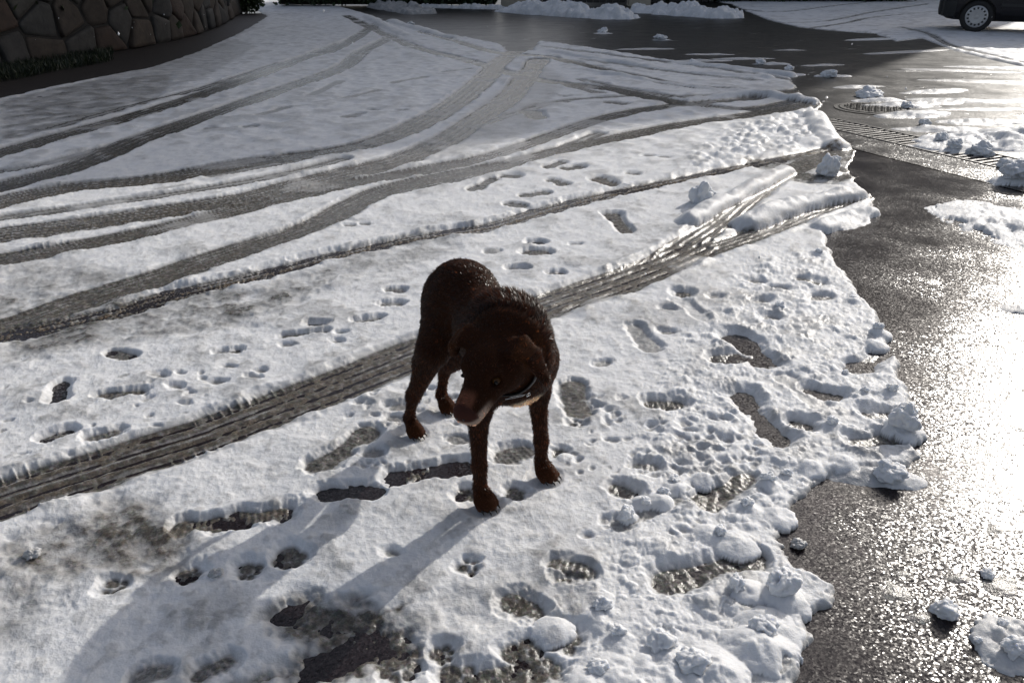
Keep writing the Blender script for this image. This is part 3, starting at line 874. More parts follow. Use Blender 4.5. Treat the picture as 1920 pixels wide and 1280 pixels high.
for k in range(5200):
    x, y = random.uniform(-60, 210), 0
    t = (x + 60) / 270
    y0, y1 = 141 - t * 44, 168 - t * 52
    y = random.uniform(y0, y1)
    q = U(x, y, 0)
    if random.random() < .35 + .65 * (math.sin(q[0] * 5) * math.cos(q[1] * 3) > -.2):
        gp_.append((q[0], q[1], .0))
tag(leaves('grass', gp_, .11, M_grass, blade=True, seed=4), 'short dark grass growing at the foot of the stone wall', kind='stuff')
def shrub(name, centre, rad, n, size, mat, label, cat, seed, group=None):
    g = np.random.default_rng(seed)
    e = empty(name, (centre[0], centre[1], centre[2]))
    tag(e, label, cat, group)
    P = []
    lob = g.normal(0, .45, (9, 3)) * np.array(rad)
    for k in range(n):
        c = lob[k % 9]
        v = g.normal(0, 1, 3); v /= np.linalg.norm(v)
        P.append(c + v * np.array(rad) * .55 * g.random() ** .4 + np.array((0, 0, rad[2] * .9)))
    leaves('leaf_mass', P, size, mat, e, seed=seed)
    V, F = [], []
    for k in range(5):
        b = Vector((g.normal(0, .04), g.normal(0, .04), -.02)); t_ = Vector((g.normal(0, .4) * rad[0], g.normal(0, .4) * rad[1], rad[2] * 1.2))
        s0 = len(V)
        for p, r_ in ((b, .012), (b.lerp(t_, .5) + Vector((.02, 0, .02)), .008), (t_, .003)):
            for j in range(5):
                V.append(p + Vector((math.cos(j * 1.2566) * r_, math.sin(j * 1.2566) * r_, 0)))
        for q in range(2):
            for j in range(5):
                F.append((s0 + q * 5 + j, s0 + q * 5 + (j + 1) % 5, s0 + q * 5 + 5 + (j + 1) % 5, s0 + q * 5 + 5 + j))
    mesh_obj('stem', V, F, simple_mat('bark', (.06, .045, .03), .9), e)
    return e
q = U(462, 26, 0)
shrub('shrub', (q[0], q[1], 0), (.55, .4, .42), 900, .13, M_ivy, 'small leafy green shrub at the far end of the stone wall', 'shrub', 11)
for k, (u, lab) in enumerate(((3.2, 'dark creeper trailing over the wall top above reddish stones'), (6.4, 'dark creeper hanging over the middle of the stone wall top'), (10.0, 'dark creeper on the wall top towards its far end'))):
    p, n = wall_at(u, WH - .25, .12)
    e = empty('creeper', tuple(p)); tag(e, lab, 'creeper', 'creepers trailing over the stone wall')
    g = np.random.default_rng(40 + k)
    P = [np.array((n.x, n.y, 0)) * abs(g.normal(0, .10)) + np.array((-n.y, n.x, 0)) * g.normal(0, .9) + np.array((0, 0, .35 - abs(g.normal(0, .5)))) for _ in range(1100)]
    leaves('leaf_mass', P, .11, M_ivy, e, seed=50 + k)

def tree(name, base, h, lobes, n, size, mat, label, seed):
    g = np.random.default_rng(seed)
    e = empty(name, tuple(base)); tag(e, label, 'tree')
    bark = simple_mat('tree_bark', (.05, .038, .028), .9, var=.4, nscale=10, bump=.8, bscale=20)
    def limb(nm, pts, rad, par):
        V, F = [], []
        for p, r_ in zip(pts, rad):
            for j in range(9):
                V.append((p[0] + math.cos(j * .698) * r_ * g.uniform(.85, 1.15), p[1] + math.sin(j * .698) * r_ * g.uniform(.85, 1.15), p[2]))
        for q_ in range(len(pts) - 1):
            for j in range(9):
                F.append((q_ * 9 + j, q_ * 9 + (j + 1) % 9, q_ * 9 + 9 + (j + 1) % 9, q_ * 9 + 9 + j))
        return mesh_obj(nm, V, F, bark, par, True)
    tr_ = limb('trunk', [(0, 0, -.3), (.05, .02, h * .25), (.15, -.05, h * .5), (.1, 0, h * .8)], (.26, .2, .15, .06), e)
    P = []
    for (cx_, cy_, cz_), rr in lobes:
        limb('limb', [(.1, 0, h * .35), (cx_ * .5, cy_ * .5, (h * .35 + cz_) / 2 + .3), (cx_, cy_, cz_)], (.10, .06, .02), tr_)
        for _ in range(int(n * rr ** 2)):
            v = g.normal(0, 1, 3); v /= np.linalg.norm(v)
            P.append(np.array((cx_, cy_, cz_)) + v * rr * g.random() ** .35 * np.array((1, 1, .7)) + .15 * g.normal(0, 1, 3))
    leaves('crown', P, size, mat, e, seed=seed)
wp, wn_ = wall_at(WL * .40, WH, -1.2)  # out-of-frame tree, added so its crown blocks skylight from wall and nearby snow
lob = []
gr = random.Random(77)
for k in range(16):
    t_ = gr.uniform(-6, 6)
    lob.append(((wn_.x * gr.uniform(-.5, 4.6) - wn_.y * t_, wn_.y * gr.uniform(-.5, 4.6) + wn_.x * t_, gr.uniform(1.9, 4.6)), gr.uniform(.9, 1.5)))
tree('added_shade_tree', wp, 5.0, lob, 420, .22, M_ivy, 'unseen evergreen tree added to shade the stone wall and verge', 78)

# ------------------------------------------------------------------ frontage at the far side of the road
M_plaster = simple_mat('cream_plaster', (.42, .38, .31), .85, var=.2, nscale=2.5, bump=.3, bscale=30)
M_facade = simple_mat('grey_render', (.34, .32, .29), .9, var=.15, nscale=.8)
M_dark_metal = simple_mat('dark_gate_paint', (.016, .014, .014), .5, var=.3, nscale=4)
M_glass = simple_mat('window_glass', (.02, .024, .03), .08, spec=.7, var=.2, nscale=.5)
M_white = simple_mat('white_frame', (.7, .7, .68), .5, var=.08)
M_roof = simple_mat('roof_slate', (.08, .07, .07), .8, var=.3, nscale=3)
FY = 27.6
def box_part(name, c, s, mat, parent=None, bevel=.01, rz=0):
    bm = bmesh.new()
    bm_box(bm, Vector(c), s, Matrix.Rotation(rz, 3, 'Z') if rz else None, bevel)
    return bm_obj(name, bm, mat, parent)
for x, w, lab in ((.16, .95, 'wide cream plastered gate pillar left of the dark gate'), (3.92, .62, 'narrow cream plastered gate pillar at the gate\'s other side')):
    p = empty('gate_pillar', (x, FY, 0)); tag(p, lab, 'pillar')
    box_part('shaft', (0, 0, 1.0), (w, .5, 2.0), M_plaster, p, .02)
    box_part('cap', (0, 0, 2.06), (w + .12, .62, .12), M_roof, p, .02)
    box_part('plinth', (0, 0, .14), (w + .05, .55, .28), M_plaster, p, .015)
gt = empty('gate', (2.12, FY, 0)); tag(gt, 'dark painted board gate between two cream pillars', 'gate')
for sd in (-1, 1):
    for k in range(7):
        box_part('board', (sd * (.09 + k * .200), 0, 1.0), (.19, .035, 1.8), M_dark_metal, gt, .008)
    for z in (.35, 1.65):
        box_part('rail', (sd * .72, .045, z), (1.4, .04, .12), M_dark_metal, gt, .006)
def hedge(x0, x1, y, h, label, seed):
    g = np.random.default_rng(seed)
    e = empty('hedge', ((x0 + x1) / 2, y, 0)); tag(e, label, 'hedge')
    L = (x1 - x0) / 2
    n = int(1500 * (x1 - x0))
    P = np.stack([g.uniform(-L, L, n), g.choice([-1, 1], n) * (.36 + g.normal(0, .05, n)), g.uniform(.08, h, n)], 1)
    top = g.random(n) < .25
    P[top, 1] = g.uniform(-.36, .36, top.sum()); P[top, 2] = h + g.normal(0, .05, top.sum())
    P[:, 1] += .07 * np.sin(P[:, 0] * 4 + P[:, 2] * 3)
    leaves('leaf_mass', P, .12, M_hedge, e, seed=seed)
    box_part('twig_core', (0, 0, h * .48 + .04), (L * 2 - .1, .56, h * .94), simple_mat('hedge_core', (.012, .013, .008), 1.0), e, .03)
    V, F = [], []
    return e
hedge(-7.2, -.45, FY, 1.7, 'dark clipped hedge left of the wide gate pillar', 61)
hedge(4.4, 13.5, FY + 2.6, 1.7, 'dark clipped hedge right of the narrow gate pillar', 62)

bld = empty('apartment_building', (12, 36, 0)); tag(bld, 'tall grey rendered apartment block behind the road casting the long shade', 'building')
B0 = Vector(bld.location)
def wing(a, b, depth, h, cols, rows):
    a, b = Vector((*a, 0)), Vector((*b, 0))
    d = (b - a).normalized(); n = Vector((d.y, -d.x, 0)); L = (b - a).length
    rot = Matrix((d, -n, Vector((0, 0, 1)))).transposed()
    def put(name, u, out, z, s, mat, parent, bev=.02):
        bm = bmesh.new(); bm_box(bm, a + d * u + n * out + Vector((0, 0, z)) - B0, s, rot, bev); return bm_obj(name, bm, mat, parent)
    put('wall', L / 2, -depth / 2, h / 2, (L, depth, h), M_facade, bld)
    put('roof', L / 2, -depth / 2, h + .2, (L + .6, depth + .6, .34), M_roof, bld)
    for i in range(cols):
        for j in range(rows):
            u, z = L * (i + .5) / cols, 2.0 + j * 3.0
            w = put('window', u, .02, z, (1.3, .10, 1.6), M_white, bld)
            put('pane', u, .06, z, (1.12, .06, 1.42), M_glass, w)
            put('sill', u, .10, z - .88, (1.5, .26, .08), M_plaster, w)
wing((2.6, 33.2), (17.1, 32.9), 10, 15.0, 5, 5)
wing((17.1, 32.9), (24.6, 36.9), 10, 16.3, 3, 5)

# ------------------------------------------------------------------ ploughed heaps of snow
def snow_pile(p0, p1, wid, hgt, label, seed, sl=.0):
    a, b = Vector((*U(*p0, 0), 0)), Vector((*U(*p1, 0), 0))
    L = (b - a).length + wid
    m, n = 150, 50
    u = np.linspace(-wid * 1.1, L + wid * .1, m); v = np.linspace(-wid * 1.1, wid * 1.1, n)
    Uu, Vv = np.meshgrid(u, v, indexing='ij')
    X, Y = Uu.astype(np.float32) + seed * 31.7, Vv.astype(np.float32) + seed * 11.3
    Lc = L - wid
    dist = np.hypot(np.maximum(np.maximum(-Uu, Uu - Lc), 0), Vv) / (wid * .62) + .35 * fbm(X, Y, 2.2, 3, seed) + .15 * fbm(X, Y, 9, 2, seed)
    Z = hgt * np.sqrt(np.clip(1 - dist, 0, 1)) * np.clip(.75 + 1.1 * fbm(X, Y, 1.6, 3, seed + 4), .25, 2)
    w1, wi = worley(X, Y, 4.0, seed)
    Z = Z + (Z > .02) * .10 * np.sqrt(np.clip(1 - (w1 / .65) ** 2, 0, 1)) * (wi > .4) * np.clip(Z / .15, 0, 1)
    w1, wi = worley(X, Y, 10.0, seed + 1)
    Z = Z + (Z > .02) * .04 * np.sqrt(np.clip(1 - (w1 / .65) ** 2, 0, 1)) * (wi > .3) - .012
    d = (b - a).normalized(); nn = Vector((-d.y, d.x, 0))
    c = (a + b) / 2
    VV = np.stack([a.x - c.x + Uu * d.x + Vv * nn.x, a.y - c.y + Uu * d.y + Vv * nn.y, Z], -1).reshape(-1, 3)
    idx = np.arange(m * n).reshape(m, n)
    F = np.stack([idx[:-1, :-1], idx[:-1, 1:], idx[1:, 1:], idx[1:, :-1]], -1).reshape(-1, 4)
    F = F[VV[F][:, :, 2].max(1) > -.01]
    o = big_mesh('snow_pile', VV, F, M_snow)
    o.location = (c.x, c.y, 0)
    a_ = o.data.color_attributes.new('fx', 'FLOAT_COLOR', 'POINT')
    a_.data.foreach_set('color', np.tile(np.array((sl, sl * .2, 0, 1), np.float32), len(o.data.vertices)))
    tag(o, label, 'snow pile', 'snow ploughed up along the far road edge')
snow_pile((970, 22), (1150, 34), 1.0, .22, 'lumpy ploughed snow bank in front of the dark gate', 3)
snow_pile((1225, 23), (1350, 32), 1.0, .21, 'ploughed snow bank right of the narrow gate pillar', 5)
snow_pile((720, 13), (782, 25), .8, .16, 'low dirty snow ridge in front of the left hedge', 8, .45)
snow_pile((800, 14), (930, 17), .45, .14, 'thin strip of snow along the foot of the left hedge', 9, .1)

# ------------------------------------------------------------------ drain, manhole
M_iron = simple_mat('wet_cast_iron', (.10, .095, .09), .45, metal=.35, var=.4, nscale=30, bump=.3, bscale=120)
M_void = simple_mat('drain_channel', (.010, .010, .010), .7, var=.2)
M_conc = make_asphalt('wet_concrete_edge', 150.0, .5, .30, (.02, .018, .018), (.06, .054, .052))
GL = 3.3
drain = empty('drain_grate', tuple(gA), math.atan2(gdir.y, gdir.x))
tag(drain, 'long cast iron drain grate set across the wet asphalt', 'drain grate')
sgn = -1 if Vector((-gdir.y, gdir.x, 0)).dot(gnor) < 0 else 1
for s_ in (-1, 1):
    box_part('side_rail', (GL / 2, s_ * (GW - .0115), -.004), (GL, .022, .030), M_iron, drain, .003)
for x in (0.006, GL - .006):
    box_part('end_rail', (x, 0, -.004), (.012, 2 * GW - .045, .030), M_iron, drain, .002)
bm = bmesh.new(); bm_box(bm, Vector((0, 0, -.006)), (.030, 2 * GW - .046, .022), None, .003)
bar0 = bm_obj('bar', bm, M_iron, drain)
nb = int(GL / .070)
for k in range(nb):
    o = bar0 if k == 0 else bar0.copy()
    if k: col.objects.link(o); o.parent = drain
    o.location = (.035 + k * .070, 0, random.uniform(-.0015, .0015))
V = [(x, y * GW, z) for z in (-.001, -.16) for x, y in ((0, -1), (0, 1), (GL, 1), (GL, -1))]
mesh_obj('channel', V, [(4, 5, 6, 7), (0, 1, 5, 4), (2, 3, 7, 6), (0, 4, 7, 3), (1, 2, 6, 5)], M_void, drain)
def strip(name, u0, u1, v0, v1, z, mat, label):
    q = [gA + gdir * u + gnor * v for u, v in ((u0, v0), (u1, v0), (u1, v1), (u0, v1))]
    tag(mesh_obj(name, [(p.x, p.y, z) for p in q], [(0, 1, 2, 3)], mat), label, kind='structure')
strip('gutter', -60, -.0005, -GW, GW, -.001, M_road, 'gutter strip in line with the drain')
strip('gutter', GL + .0005, 40, -GW, GW, -.001, M_road, 'gutter strip in line with the drain')
strip('drain_surround', -.4, GL + 2, -GW - .46, -GW - .012, .004, M_conc, 'wet patched strip beside the drain')
mc = U(1636, 204, 0)
man = empty('manhole_cover', (mc[0], mc[1], 0), .4); tag(man, 'round cast iron manhole cover in the road beside the drain', 'manhole cover')
bm = bmesh.new()
bmesh.ops.create_cone(bm, cap_ends=True, segments=48, radius1=.33, radius2=.325, depth=.02, matrix=Matrix.Translation((0, 0, .002)))
M_iron2 = simple_mat('worn_manhole_iron', (.022, .021, .02), .4, metal=.3, var=.4, nscale=30, bump=.3, bscale=120)
bm_obj('plate', bm, M_iron2, man)
bm = bmesh.new()
for i in range(-7, 8):
    for j in range(-7, 8):
        x, y = i * .042, j * .042
        if math.hypot(x, y) < .28:
            bm_box(bm, Vector((x, y, .015)), (.030, .012, .008), Matrix.Rotation(math.pi / 2 * ((i + j) % 2), 3, 'Z'), .002)
tag(bm_obj('raised_pattern', bm, M_iron2, man), kind='stuff')
bm = bmesh.new()
r0 = bmesh.ops.create_circle(bm, segments=48, radius=.38)['verts']; r1 = bmesh.ops.create_circle(bm, segments=48, radius=.34)['verts']
bmesh.ops.bridge_loops(bm, edges=bm.edges[:])
bmesh.ops.translate(bm, verts=bm.verts, vec=(0, 0, .006))
bm_obj('rim', bm, M_iron2, man)
# ------------------------------------------------------------------ parked car
M_paint = simple_mat('dark_car_paint', (.007, .006, .009), .38, spec=.3, var=.15, nscale=2, coat=.15)
M_trim = simple_mat('black_plastic', (.012, .012, .013), .55, var=.2, nscale=20)
M_tyre = simple_mat('tyre_rubber', (.018, .018, .018), .8, var=.3, nscale=20)
M_cap = simple_mat('silver_hubcap', (.42, .42, .42), .35, metal=.5, var=.1)
M_lampr = simple_mat('red_lamp', (.25, .01, .01), .15, var=.2)
M_lampw = simple_mat('clear_lamp', (.6, .6, .62), .12, var=.1)
ST = [(-.66, .40, .62, .66), (-.63, .30, .95, .74), (-.55, .25, 1.30, .79), (-.42, .23, 1.60, .815), (-.2, .22, 1.74, .825), (.3, .21, 1.80, .83), (1.0, .21, 1.82, .83), (1.55, .21, 1.76, .83),
      (1.95, .21, 1.58, .83), (2.25, .21, 1.34, .83), (2.55, .22, 1.10, .825), (2.9, .23, 1.02, .81), (3.15, .25, .92, .78), (3.32, .30, .78, .70), (3.40, .38, .62, .58)]
def st_at(x):
    for a, b in zip(ST[:-1], ST[1:]):
        if a[0] <= x <= b[0]:
            t = (x - a[0]) / (b[0] - a[0])
            return tuple(a[k] + (b[k] - a[k]) * t for k in range(4))
    return ST[0] if x < ST[0][0] else ST[-1]
def half(x, z):
    _, zb, zt, w = st_at(x)
    belt = min(.98, zt - .05)
    if z < .55: return w * (1 - .09 * ((.55 - z) / .35) ** 2)
    if z < belt: return w
    t = min(1, (z - belt) / max(zt - belt, .05))
    return w * (1 - .17 * t - .12 * max(0, t - .8) / .2 * .6)
xs = np.concatenate([np.linspace(-.66, -.42, 8), np.linspace(-.36, 3.1, 60), np.linspace(3.15, 3.40, 7)])
V, F = [], []
nr = 26
for x in xs:
    _, zb, zt, w = st_at(x)
    ring_ = [(0, zb)] + [(half(x, z) * (1 - .25 * (k == 0)), z) for k, z in enumerate(np.linspace(zb, zt - .04, 10))] + [(half(x, zt) * .80, zt), (half(x, zt) * .4, zt + .015), (0, zt + .02)]
    full = ring_ + [(-a, b) for a, b in reversed(ring_[1:-1])]
    nr = len(full)
    V += [(x, a, b) for a, b in full]
for i in range(len(xs) - 1):
    for k in range(nr):
        F.append((i * nr + k, i * nr + (k + 1) % nr, (i + 1) * nr + (k + 1) % nr, (i + 1) * nr + k))
F += [tuple(range(nr))[::-1], tuple((len(xs) - 1) * nr + k for k in range(nr))]
wc = U(1824, 61, 0)
CAR_RZ = math.radians(-25)
car = empty('parked_car', (0, 0, 0), CAR_RZ)
tag(car, 'dark car parked on the snowy roadside with silver hubcaps', 'car')
# wheel track: the visible rear wheel stands at wc
off = Matrix.Rotation(CAR_RZ, 3, 'Z') @ Vector((0, -.74, 0))
car.location = (wc[0] - off.x, wc[1] - off.y, .0)
tmp = mesh_obj('body', V, F, M_paint, None, False)
bm = bmesh.new()
for x in (0, 2.6):
    for s_ in (-1, 1):
        bmesh.ops.create_cone(bm, cap_ends=True, segments=40, radius1=.345, radius2=.345, depth=.34, matrix=Matrix.Translation((x, s_ * .74, .31)) @ Matrix.Rotation(math.pi / 2, 4, 'X'))
bmesh.ops.recalc_face_normals(bm, faces=bm.faces)
cm = bpy.data.meshes.new('cut'); bm.to_mesh(cm); bm.free()
cut = bpy.data.objects.new('cut', cm); col.objects.link(cut)
bmm = bmesh.new(); bmm.from_mesh(tmp.data); bmesh.ops.recalc_face_normals(bmm, faces=bmm.faces); bmm.to_mesh(tmp.data); bmm.free()
md = tmp.modifiers.new('b', 'BOOLEAN'); md.operation = 'DIFFERENCE'; md.object = cut; md.solver = 'EXACT'
dg = bpy.context.evaluated_depsgraph_get()
nm = bpy.data.meshes.new_from_object(tmp.evaluated_get(dg))
tmp.modifiers.clear(); tmp.data = nm
tmp.parent = car
bpy.data.objects.remove(cut); 
if not nm.materials: nm.materials.append(M_paint)
def side_panel(name, x0, x1, z0, z1, s_, out, mat, parent, nx=12, nz=8, slant=0.0):
    V, F = [], []
    for o in (out, -.01):
        for i in range(nx + 1):
            for j in range(nz + 1):
                z = z0 + (z1 - z0) * j / nz
                x = x0 + (x1 - x0) * i / nx
                x = min(x, x1 - slant * j / nz) if slant else x
                V.append((x, s_ * (half(x, z) + o), z))
    m = (nx + 1) * (nz + 1)
    for i in range(nx):
        for j in range(nz):
            a = i * (nz + 1) + j
            F.append((a, a + 1, a + nz + 2, a + nz + 1))
    edge = [i * (nz + 1) for i in range(nx + 1)] + [nx * (nz + 1) + j for j in range(1, nz + 1)] + [i * (nz + 1) + nz for i in range(nx - 1, -1, -1)] + [j for j in range(nz - 1, 0, -1)]
    for k in range(len(edge)):
        a, b = edge[k], edge[(k + 1) % len(edge)]
        F.append((a, b, b + m, a + m))
    bm = bmesh.new()
    bv = [bm.verts.new(v) for v in V]
    for f in F:
        try: bm.faces.new([bv[k] for k in f])
        except ValueError: pass
    return bm_obj(name, bm, mat, parent, False)
for s_ in (-1, 1):
    side_panel('side_window', -.32, .52, 1.06, 1.60, s_, .004, M_glass, car)
    side_panel('side_window', .60, 1.42, 1.06, 1.62, s_, .004, M_glass, car)
    side_panel('side_window', 1.48, 2.10, 1.06, 1.40, s_, .004, M_glass, car, slant=.22)
    for x0, x1 in ((.42, 1.38), (1.42, 2.20)):
        d_ = side_panel('door', x0, x1, .34, 1.0, s_, .007, M_paint, car)
        side_panel('handle', x0 + .08, x0 + .24, .86, .90, s_, .03, M_trim, d_, 3, 2)
    side_panel('rub_strip', .40, 2.22, .50, .56, s_, .016, M_trim, car, 12, 2)
    side_panel('headlight', 3.0, 3.24, .66, .82, s_, .010, M_lampw, car, 5, 3)
    side_panel('tail_lamp', -.62, -.50, .95, 1.22, s_, .010, M_lampr, car, 4, 3)
    side_panel('bumper', -.655, -.40, .30, .60, s_, .022, M_trim, car, 8, 4)
    side_panel('bumper', 2.98, 3.36, .32, .56, s_, .018, M_trim, car, 8, 4)
box_part('rear_bumper', (-.665, 0, .46), (.10, 1.30, .30), M_trim, car, .04)
box_part('rear_window', (-.545, 0, 1.30), (.06, 1.1, .42), M_glass, car, .02)
box_part('front_bumper', (3.39, 0, .46), (.09, 1.2, .26), M_trim, car, .04)
V = []
for x, z in ((2.27, 1.36), (1.93, 1.63)):
    for y in (-.62, .62): V.append((x, y * (1 if z < 1.5 else .9), z))
mesh_obj('windscreen', V, [(0, 1, 3, 2)], M_glass, car)
def lathe(name, prof, mat, parent, seg=48, mats=None, pick=None):
    V, F, mi = [], [], []
    for k in range(seg):
        a = 2 * math.pi * k / seg
        for r_, y in prof: V.append((r_ * math.cos(a), y, r_ * math.sin(a)))
    n = len(prof)
    for k in range(seg):
        for j in range(n - 1):
            F.append((k * n + j, k * n + j + 1, ((k + 1) % seg) * n + j + 1, ((k + 1) % seg) * n + j))
            mi.append(pick(k, j) if pick else 0)
    o = mesh_obj(name, V, F, mat, parent, pick is None)
    if mats:
        for m in mats: o.data.materials.append(m)
        o.data.polygons.foreach_set('material_index', mi)
    return o
for x in (0, 2.6):
    for s_ in (-1, 1):
        w = empty('wheel', (x, s_ * .74, .305)); w.parent = car
        if s_ > 0: w.rotation_euler = (0, 0, math.pi)
        lathe('tyre', [(.20, -.06), (.215, -.085), (.25, -.095), (.285, -.085), (.303, -.055), (.305, 0), (.303, .055), (.285, .085), (.22, .085), (.20, .06)], M_tyre, w)
        lathe('hubcap', [(.001, -.102), (.045, -.100), (.05, -.094), (.135, -.100), (.140, -.097), (.178, -.092), (.184, -.094), (.208, -.086), (.212, -.06)], M_cap, w, 56, [M_trim], lambda k, j: int(j == 4 and k % 4 in (1, 2)))

# ------------------------------------------------------------------ loose clumps of snow
def clump_mesh(seed, jag):
    g = random.Random(seed)
    bm = bmesh.new()
    bmesh.ops.create_icosphere(bm, subdivisions=5, radius=1.0)
    from mathutils import noise as mn
    o = Vector((seed * 3.7, seed * 1.3, seed * 2.1))
    for v in bm.verts:
        d = v.co.normalized()
        r_ = 1 + .40 * mn.noise(d * 1.3 + o) + .30 * mn.noise(d * 2.7 + o) + .10 * abs(mn.noise(d * 5.5 + o)) + .05 * mn.noise(d * 11 + o) + .02 * mn.noise(d * 24 + o)
        if jag: r_ = r_ * .85 + .15 * round(r_ * 4) / 4
        v.co = d * r_
        if v.co.z < -.45: v.co.z = -.45 + (v.co.z + .45) * .1
    me = bpy.data.meshes.new('snow_clump')
    bm.to_mesh(me); bm.free()
    me.materials.append(M_snow)
    me.polygons.foreach_set('use_smooth', [True] * len(me.polygons))
    return me
def clump_fx(me, sl):
    a = me.color_attributes.new('fx', 'FLOAT_COLOR', 'POINT')
    a.data.foreach_set('color', np.tile(np.array((sl, 0, 0, 1), np.float32), len(me.vertices)))
meshes = [clump_mesh(k + 1, k % 2) for k in range(7)]
for me in meshes: clump_fx(me, 0.0)
ice = clump_mesh(19, 1); clump_fx(ice, .45)
def clump(p, r_, zs, label, group=None, k=None, me=None):
    x, y = U(*p, .02)
    r_ *= .82 if y < 4.5 else .9
    o = bpy.data.objects.new('snow_clump', me or meshes[(k if k is not None else random.randrange(7))])
    col.objects.link(o)
    o.location = (x, y, max(snow_z(x, y), 0) + r_ * zs * .30)
    o.rotation_euler = (random.uniform(-.2, .2), random.uniform(-.2, .2), random.uniform(0, 6.28))
    o.scale = (r_, r_ * random.uniform(.75, 1), r_ * zs)
    tag(o, label, 'snow clump', group)
    return o
clump((1775, 1138), .036, .85, 'angular white snow lump lying alone on wet dark asphalt', k=1)
clump((60, 1038), .024, .7, 'translucent ice chunk lying in grey slush beside the wheel track', me=ice)
clump((405, 1076), .020, .7, 'small icy lump in the dog\'s shadow beside its paw prints', me=ice)
clump((1315, 378), .085, 1.15, 'tall jagged snow block beside the forked wheel tracks', k=3)
clump((1552, 324), .085, 1.2, 'pointed snow lump on slush between drain grate and wheel tracks', k=5)
clump((1690, 806), .055, 1.0, 'big wedge of snow at the bulging asphalt edge', k=1)
clump((1668, 890), .050, .7, 'flat snow tongue lump standing out onto the wet asphalt', k=0)
clump((1465, 1112), .052, .9, 'rounded snowball half buried in the puffy snow edge', k=2)
clump((1855, 1068), .022, .7, 'little snow crumb near the angular lump on asphalt', k=4)
clump((1498, 1012), .026, .7, 'small icy lump at a notch of the snow edge', me=ice)
clump((1175, 966), .030, .8, 'oblong snow lump in a trodden furrow', k=4)
clump((1130, 1137), .026, .8, 'small pointed lump on smooth snow near paw prints', k=1)
for p, r_ in (((1905, 340), .11), ((1838, 285), .10), ((1888, 308), .08), ((1765, 265), .07), ((1790, 278), .06), ((1700, 200), .06), ((1735, 230), .06)):
    clump(p, r_, .75, 'lumpy snow chunk lying on and around the drain grate', 'snow chunks by the drain', None)
for p, r_ in (((1130, 60), .13), ((1240, 73), .12), ((1630, 178), .14), ((1555, 141), .12), ((1300, 118), .08), ((1425, 118), .09), ((1480, 128), .08), ((770, 45), .10)):
    clump(p, r_, .55, 'low snow clump lying loose on the dark wet road', 'snow clumps on the road', None)
for p, r_ in (((1600, 560), .020), ((1645, 622), .026), ((1535, 474), .022), ((1462, 578), .024), ((1672, 735), .026), ((1622, 735), .018), ((1560, 795), .022), ((1585, 700), .016), ((1440, 905), .026), ((1475, 885), .020),
             ((1265, 900), .020), ((1245, 925), .022), ((1210, 945), .018), ((1400, 948), .022), ((1350, 1000), .022), ((1380, 1105), .030), ((1240, 1210), .036), ((1300, 1255), .042), ((1430, 1190), .036),
             ((1160, 1190), .022), ((1120, 1262), .028), ((1905, 1215), .04), ((1880, 1165), .016), ((1835, 1195), .012)):
    clump(p, r_, random.uniform(.55, .8), 'small loose snow lump on the trodden snow beside the asphalt', 'small snow lumps along the asphalt edge', None)

# ------------------------------------------------------------------ a few falling flakes
g = np.random.default_rng(5)
nf = 260
C = np.stack([g.uniform(-1, 1, nf), g.uniform(0, 1, nf), g.uniform(.05, 2.6, nf)], 1)
C[:, 1] = 2.5 + 17 * C[:, 1]; C[:, 0] *= .66 * C[:, 1] + .4
oc = np.array([(1, 0, 0), (-1, 0, 0), (0, 1, 0), (0, -1, 0), (0, 0, 1.9), (0, 0, -1.9)], float)
sz = g.uniform(.0020, .0045, nf)
VV = (C[:, None, :] + oc[None] * sz[:, None, None]).reshape(-1, 3)
F = np.array([(0, 2, 4), (2, 1, 4), (1, 3, 4), (3, 0, 4), (2, 0, 5), (1, 2, 5), (3, 1, 5), (0, 3, 5)])
FF = (np.arange(nf)[:, None, None] * 6 + F[None]).reshape(-1, 3)
tag(big_mesh('falling_snow', VV, FF, simple_mat('snowflake', (.85, .86, .88), .6, var=.05)), 'sparse snowflakes drifting down through the air', kind='stuff')
# ------------------------------------------------------------------ the dog
DO = Vector((-.227, 2.354, 0))
dh = Vector((.572, -.820, 0)); dl = Vector((.820, .572, 0))         # heading, dog's left
def loc(p):                                                          # world -> dog (s, lat, z)
    q = Vector(p) - DO
    return np.array((q.dot(dh), q.dot(dl), q.z))
def glob(p):
    return np.stack([DO.x + p[..., 0] * dh.x + p[..., 1] * dl.x, DO.y + p[..., 0] * dh.y + p[..., 1] * dl.y, p[..., 2]], -1)

VOX = 0.0062
lo = np.array((-.26, -.34, -.004)); hi = np.array((.66, .24, .74))
dim = np.ceil((hi - lo) / VOX).astype(int)
ax = [lo[k] + VOX * np.arange(dim[k]) for k in range(3)]
FIELD = np.full(dim, .2, np.float32)

def region(c0, c1, pad):
    i0 = np.clip(np.floor((np.minimum(c0, c1) - pad - lo) / VOX).astype(int), 0, dim)
    i1 = np.clip(np.ceil((np.maximum(c0, c1) + pad - lo) / VOX).astype(int) + 1, 0, dim)
    sl = tuple(slice(a, b) for a, b in zip(i0, i1))
    g = np.meshgrid(*[ax[k][sl[k]] for k in range(3)], indexing='ij')
    return sl, np.stack(g, -1).astype(np.float32)

def merge(sl, d, k):
    a = FIELD[sl]
    if k < 0:                                # smooth cut
        k = -k
        h = np.clip(.5 - .5 * (a + d) / k, 0, 1)
        FIELD[sl] = a * (1 - h) + (-d) * h + k * h * (1 - h)
        return
    h = np.clip(.5 + .5 * (d - a) / k, 0, 1)
    FIELD[sl] = d * (1 - h) + a * h - k * h * (1 - h)

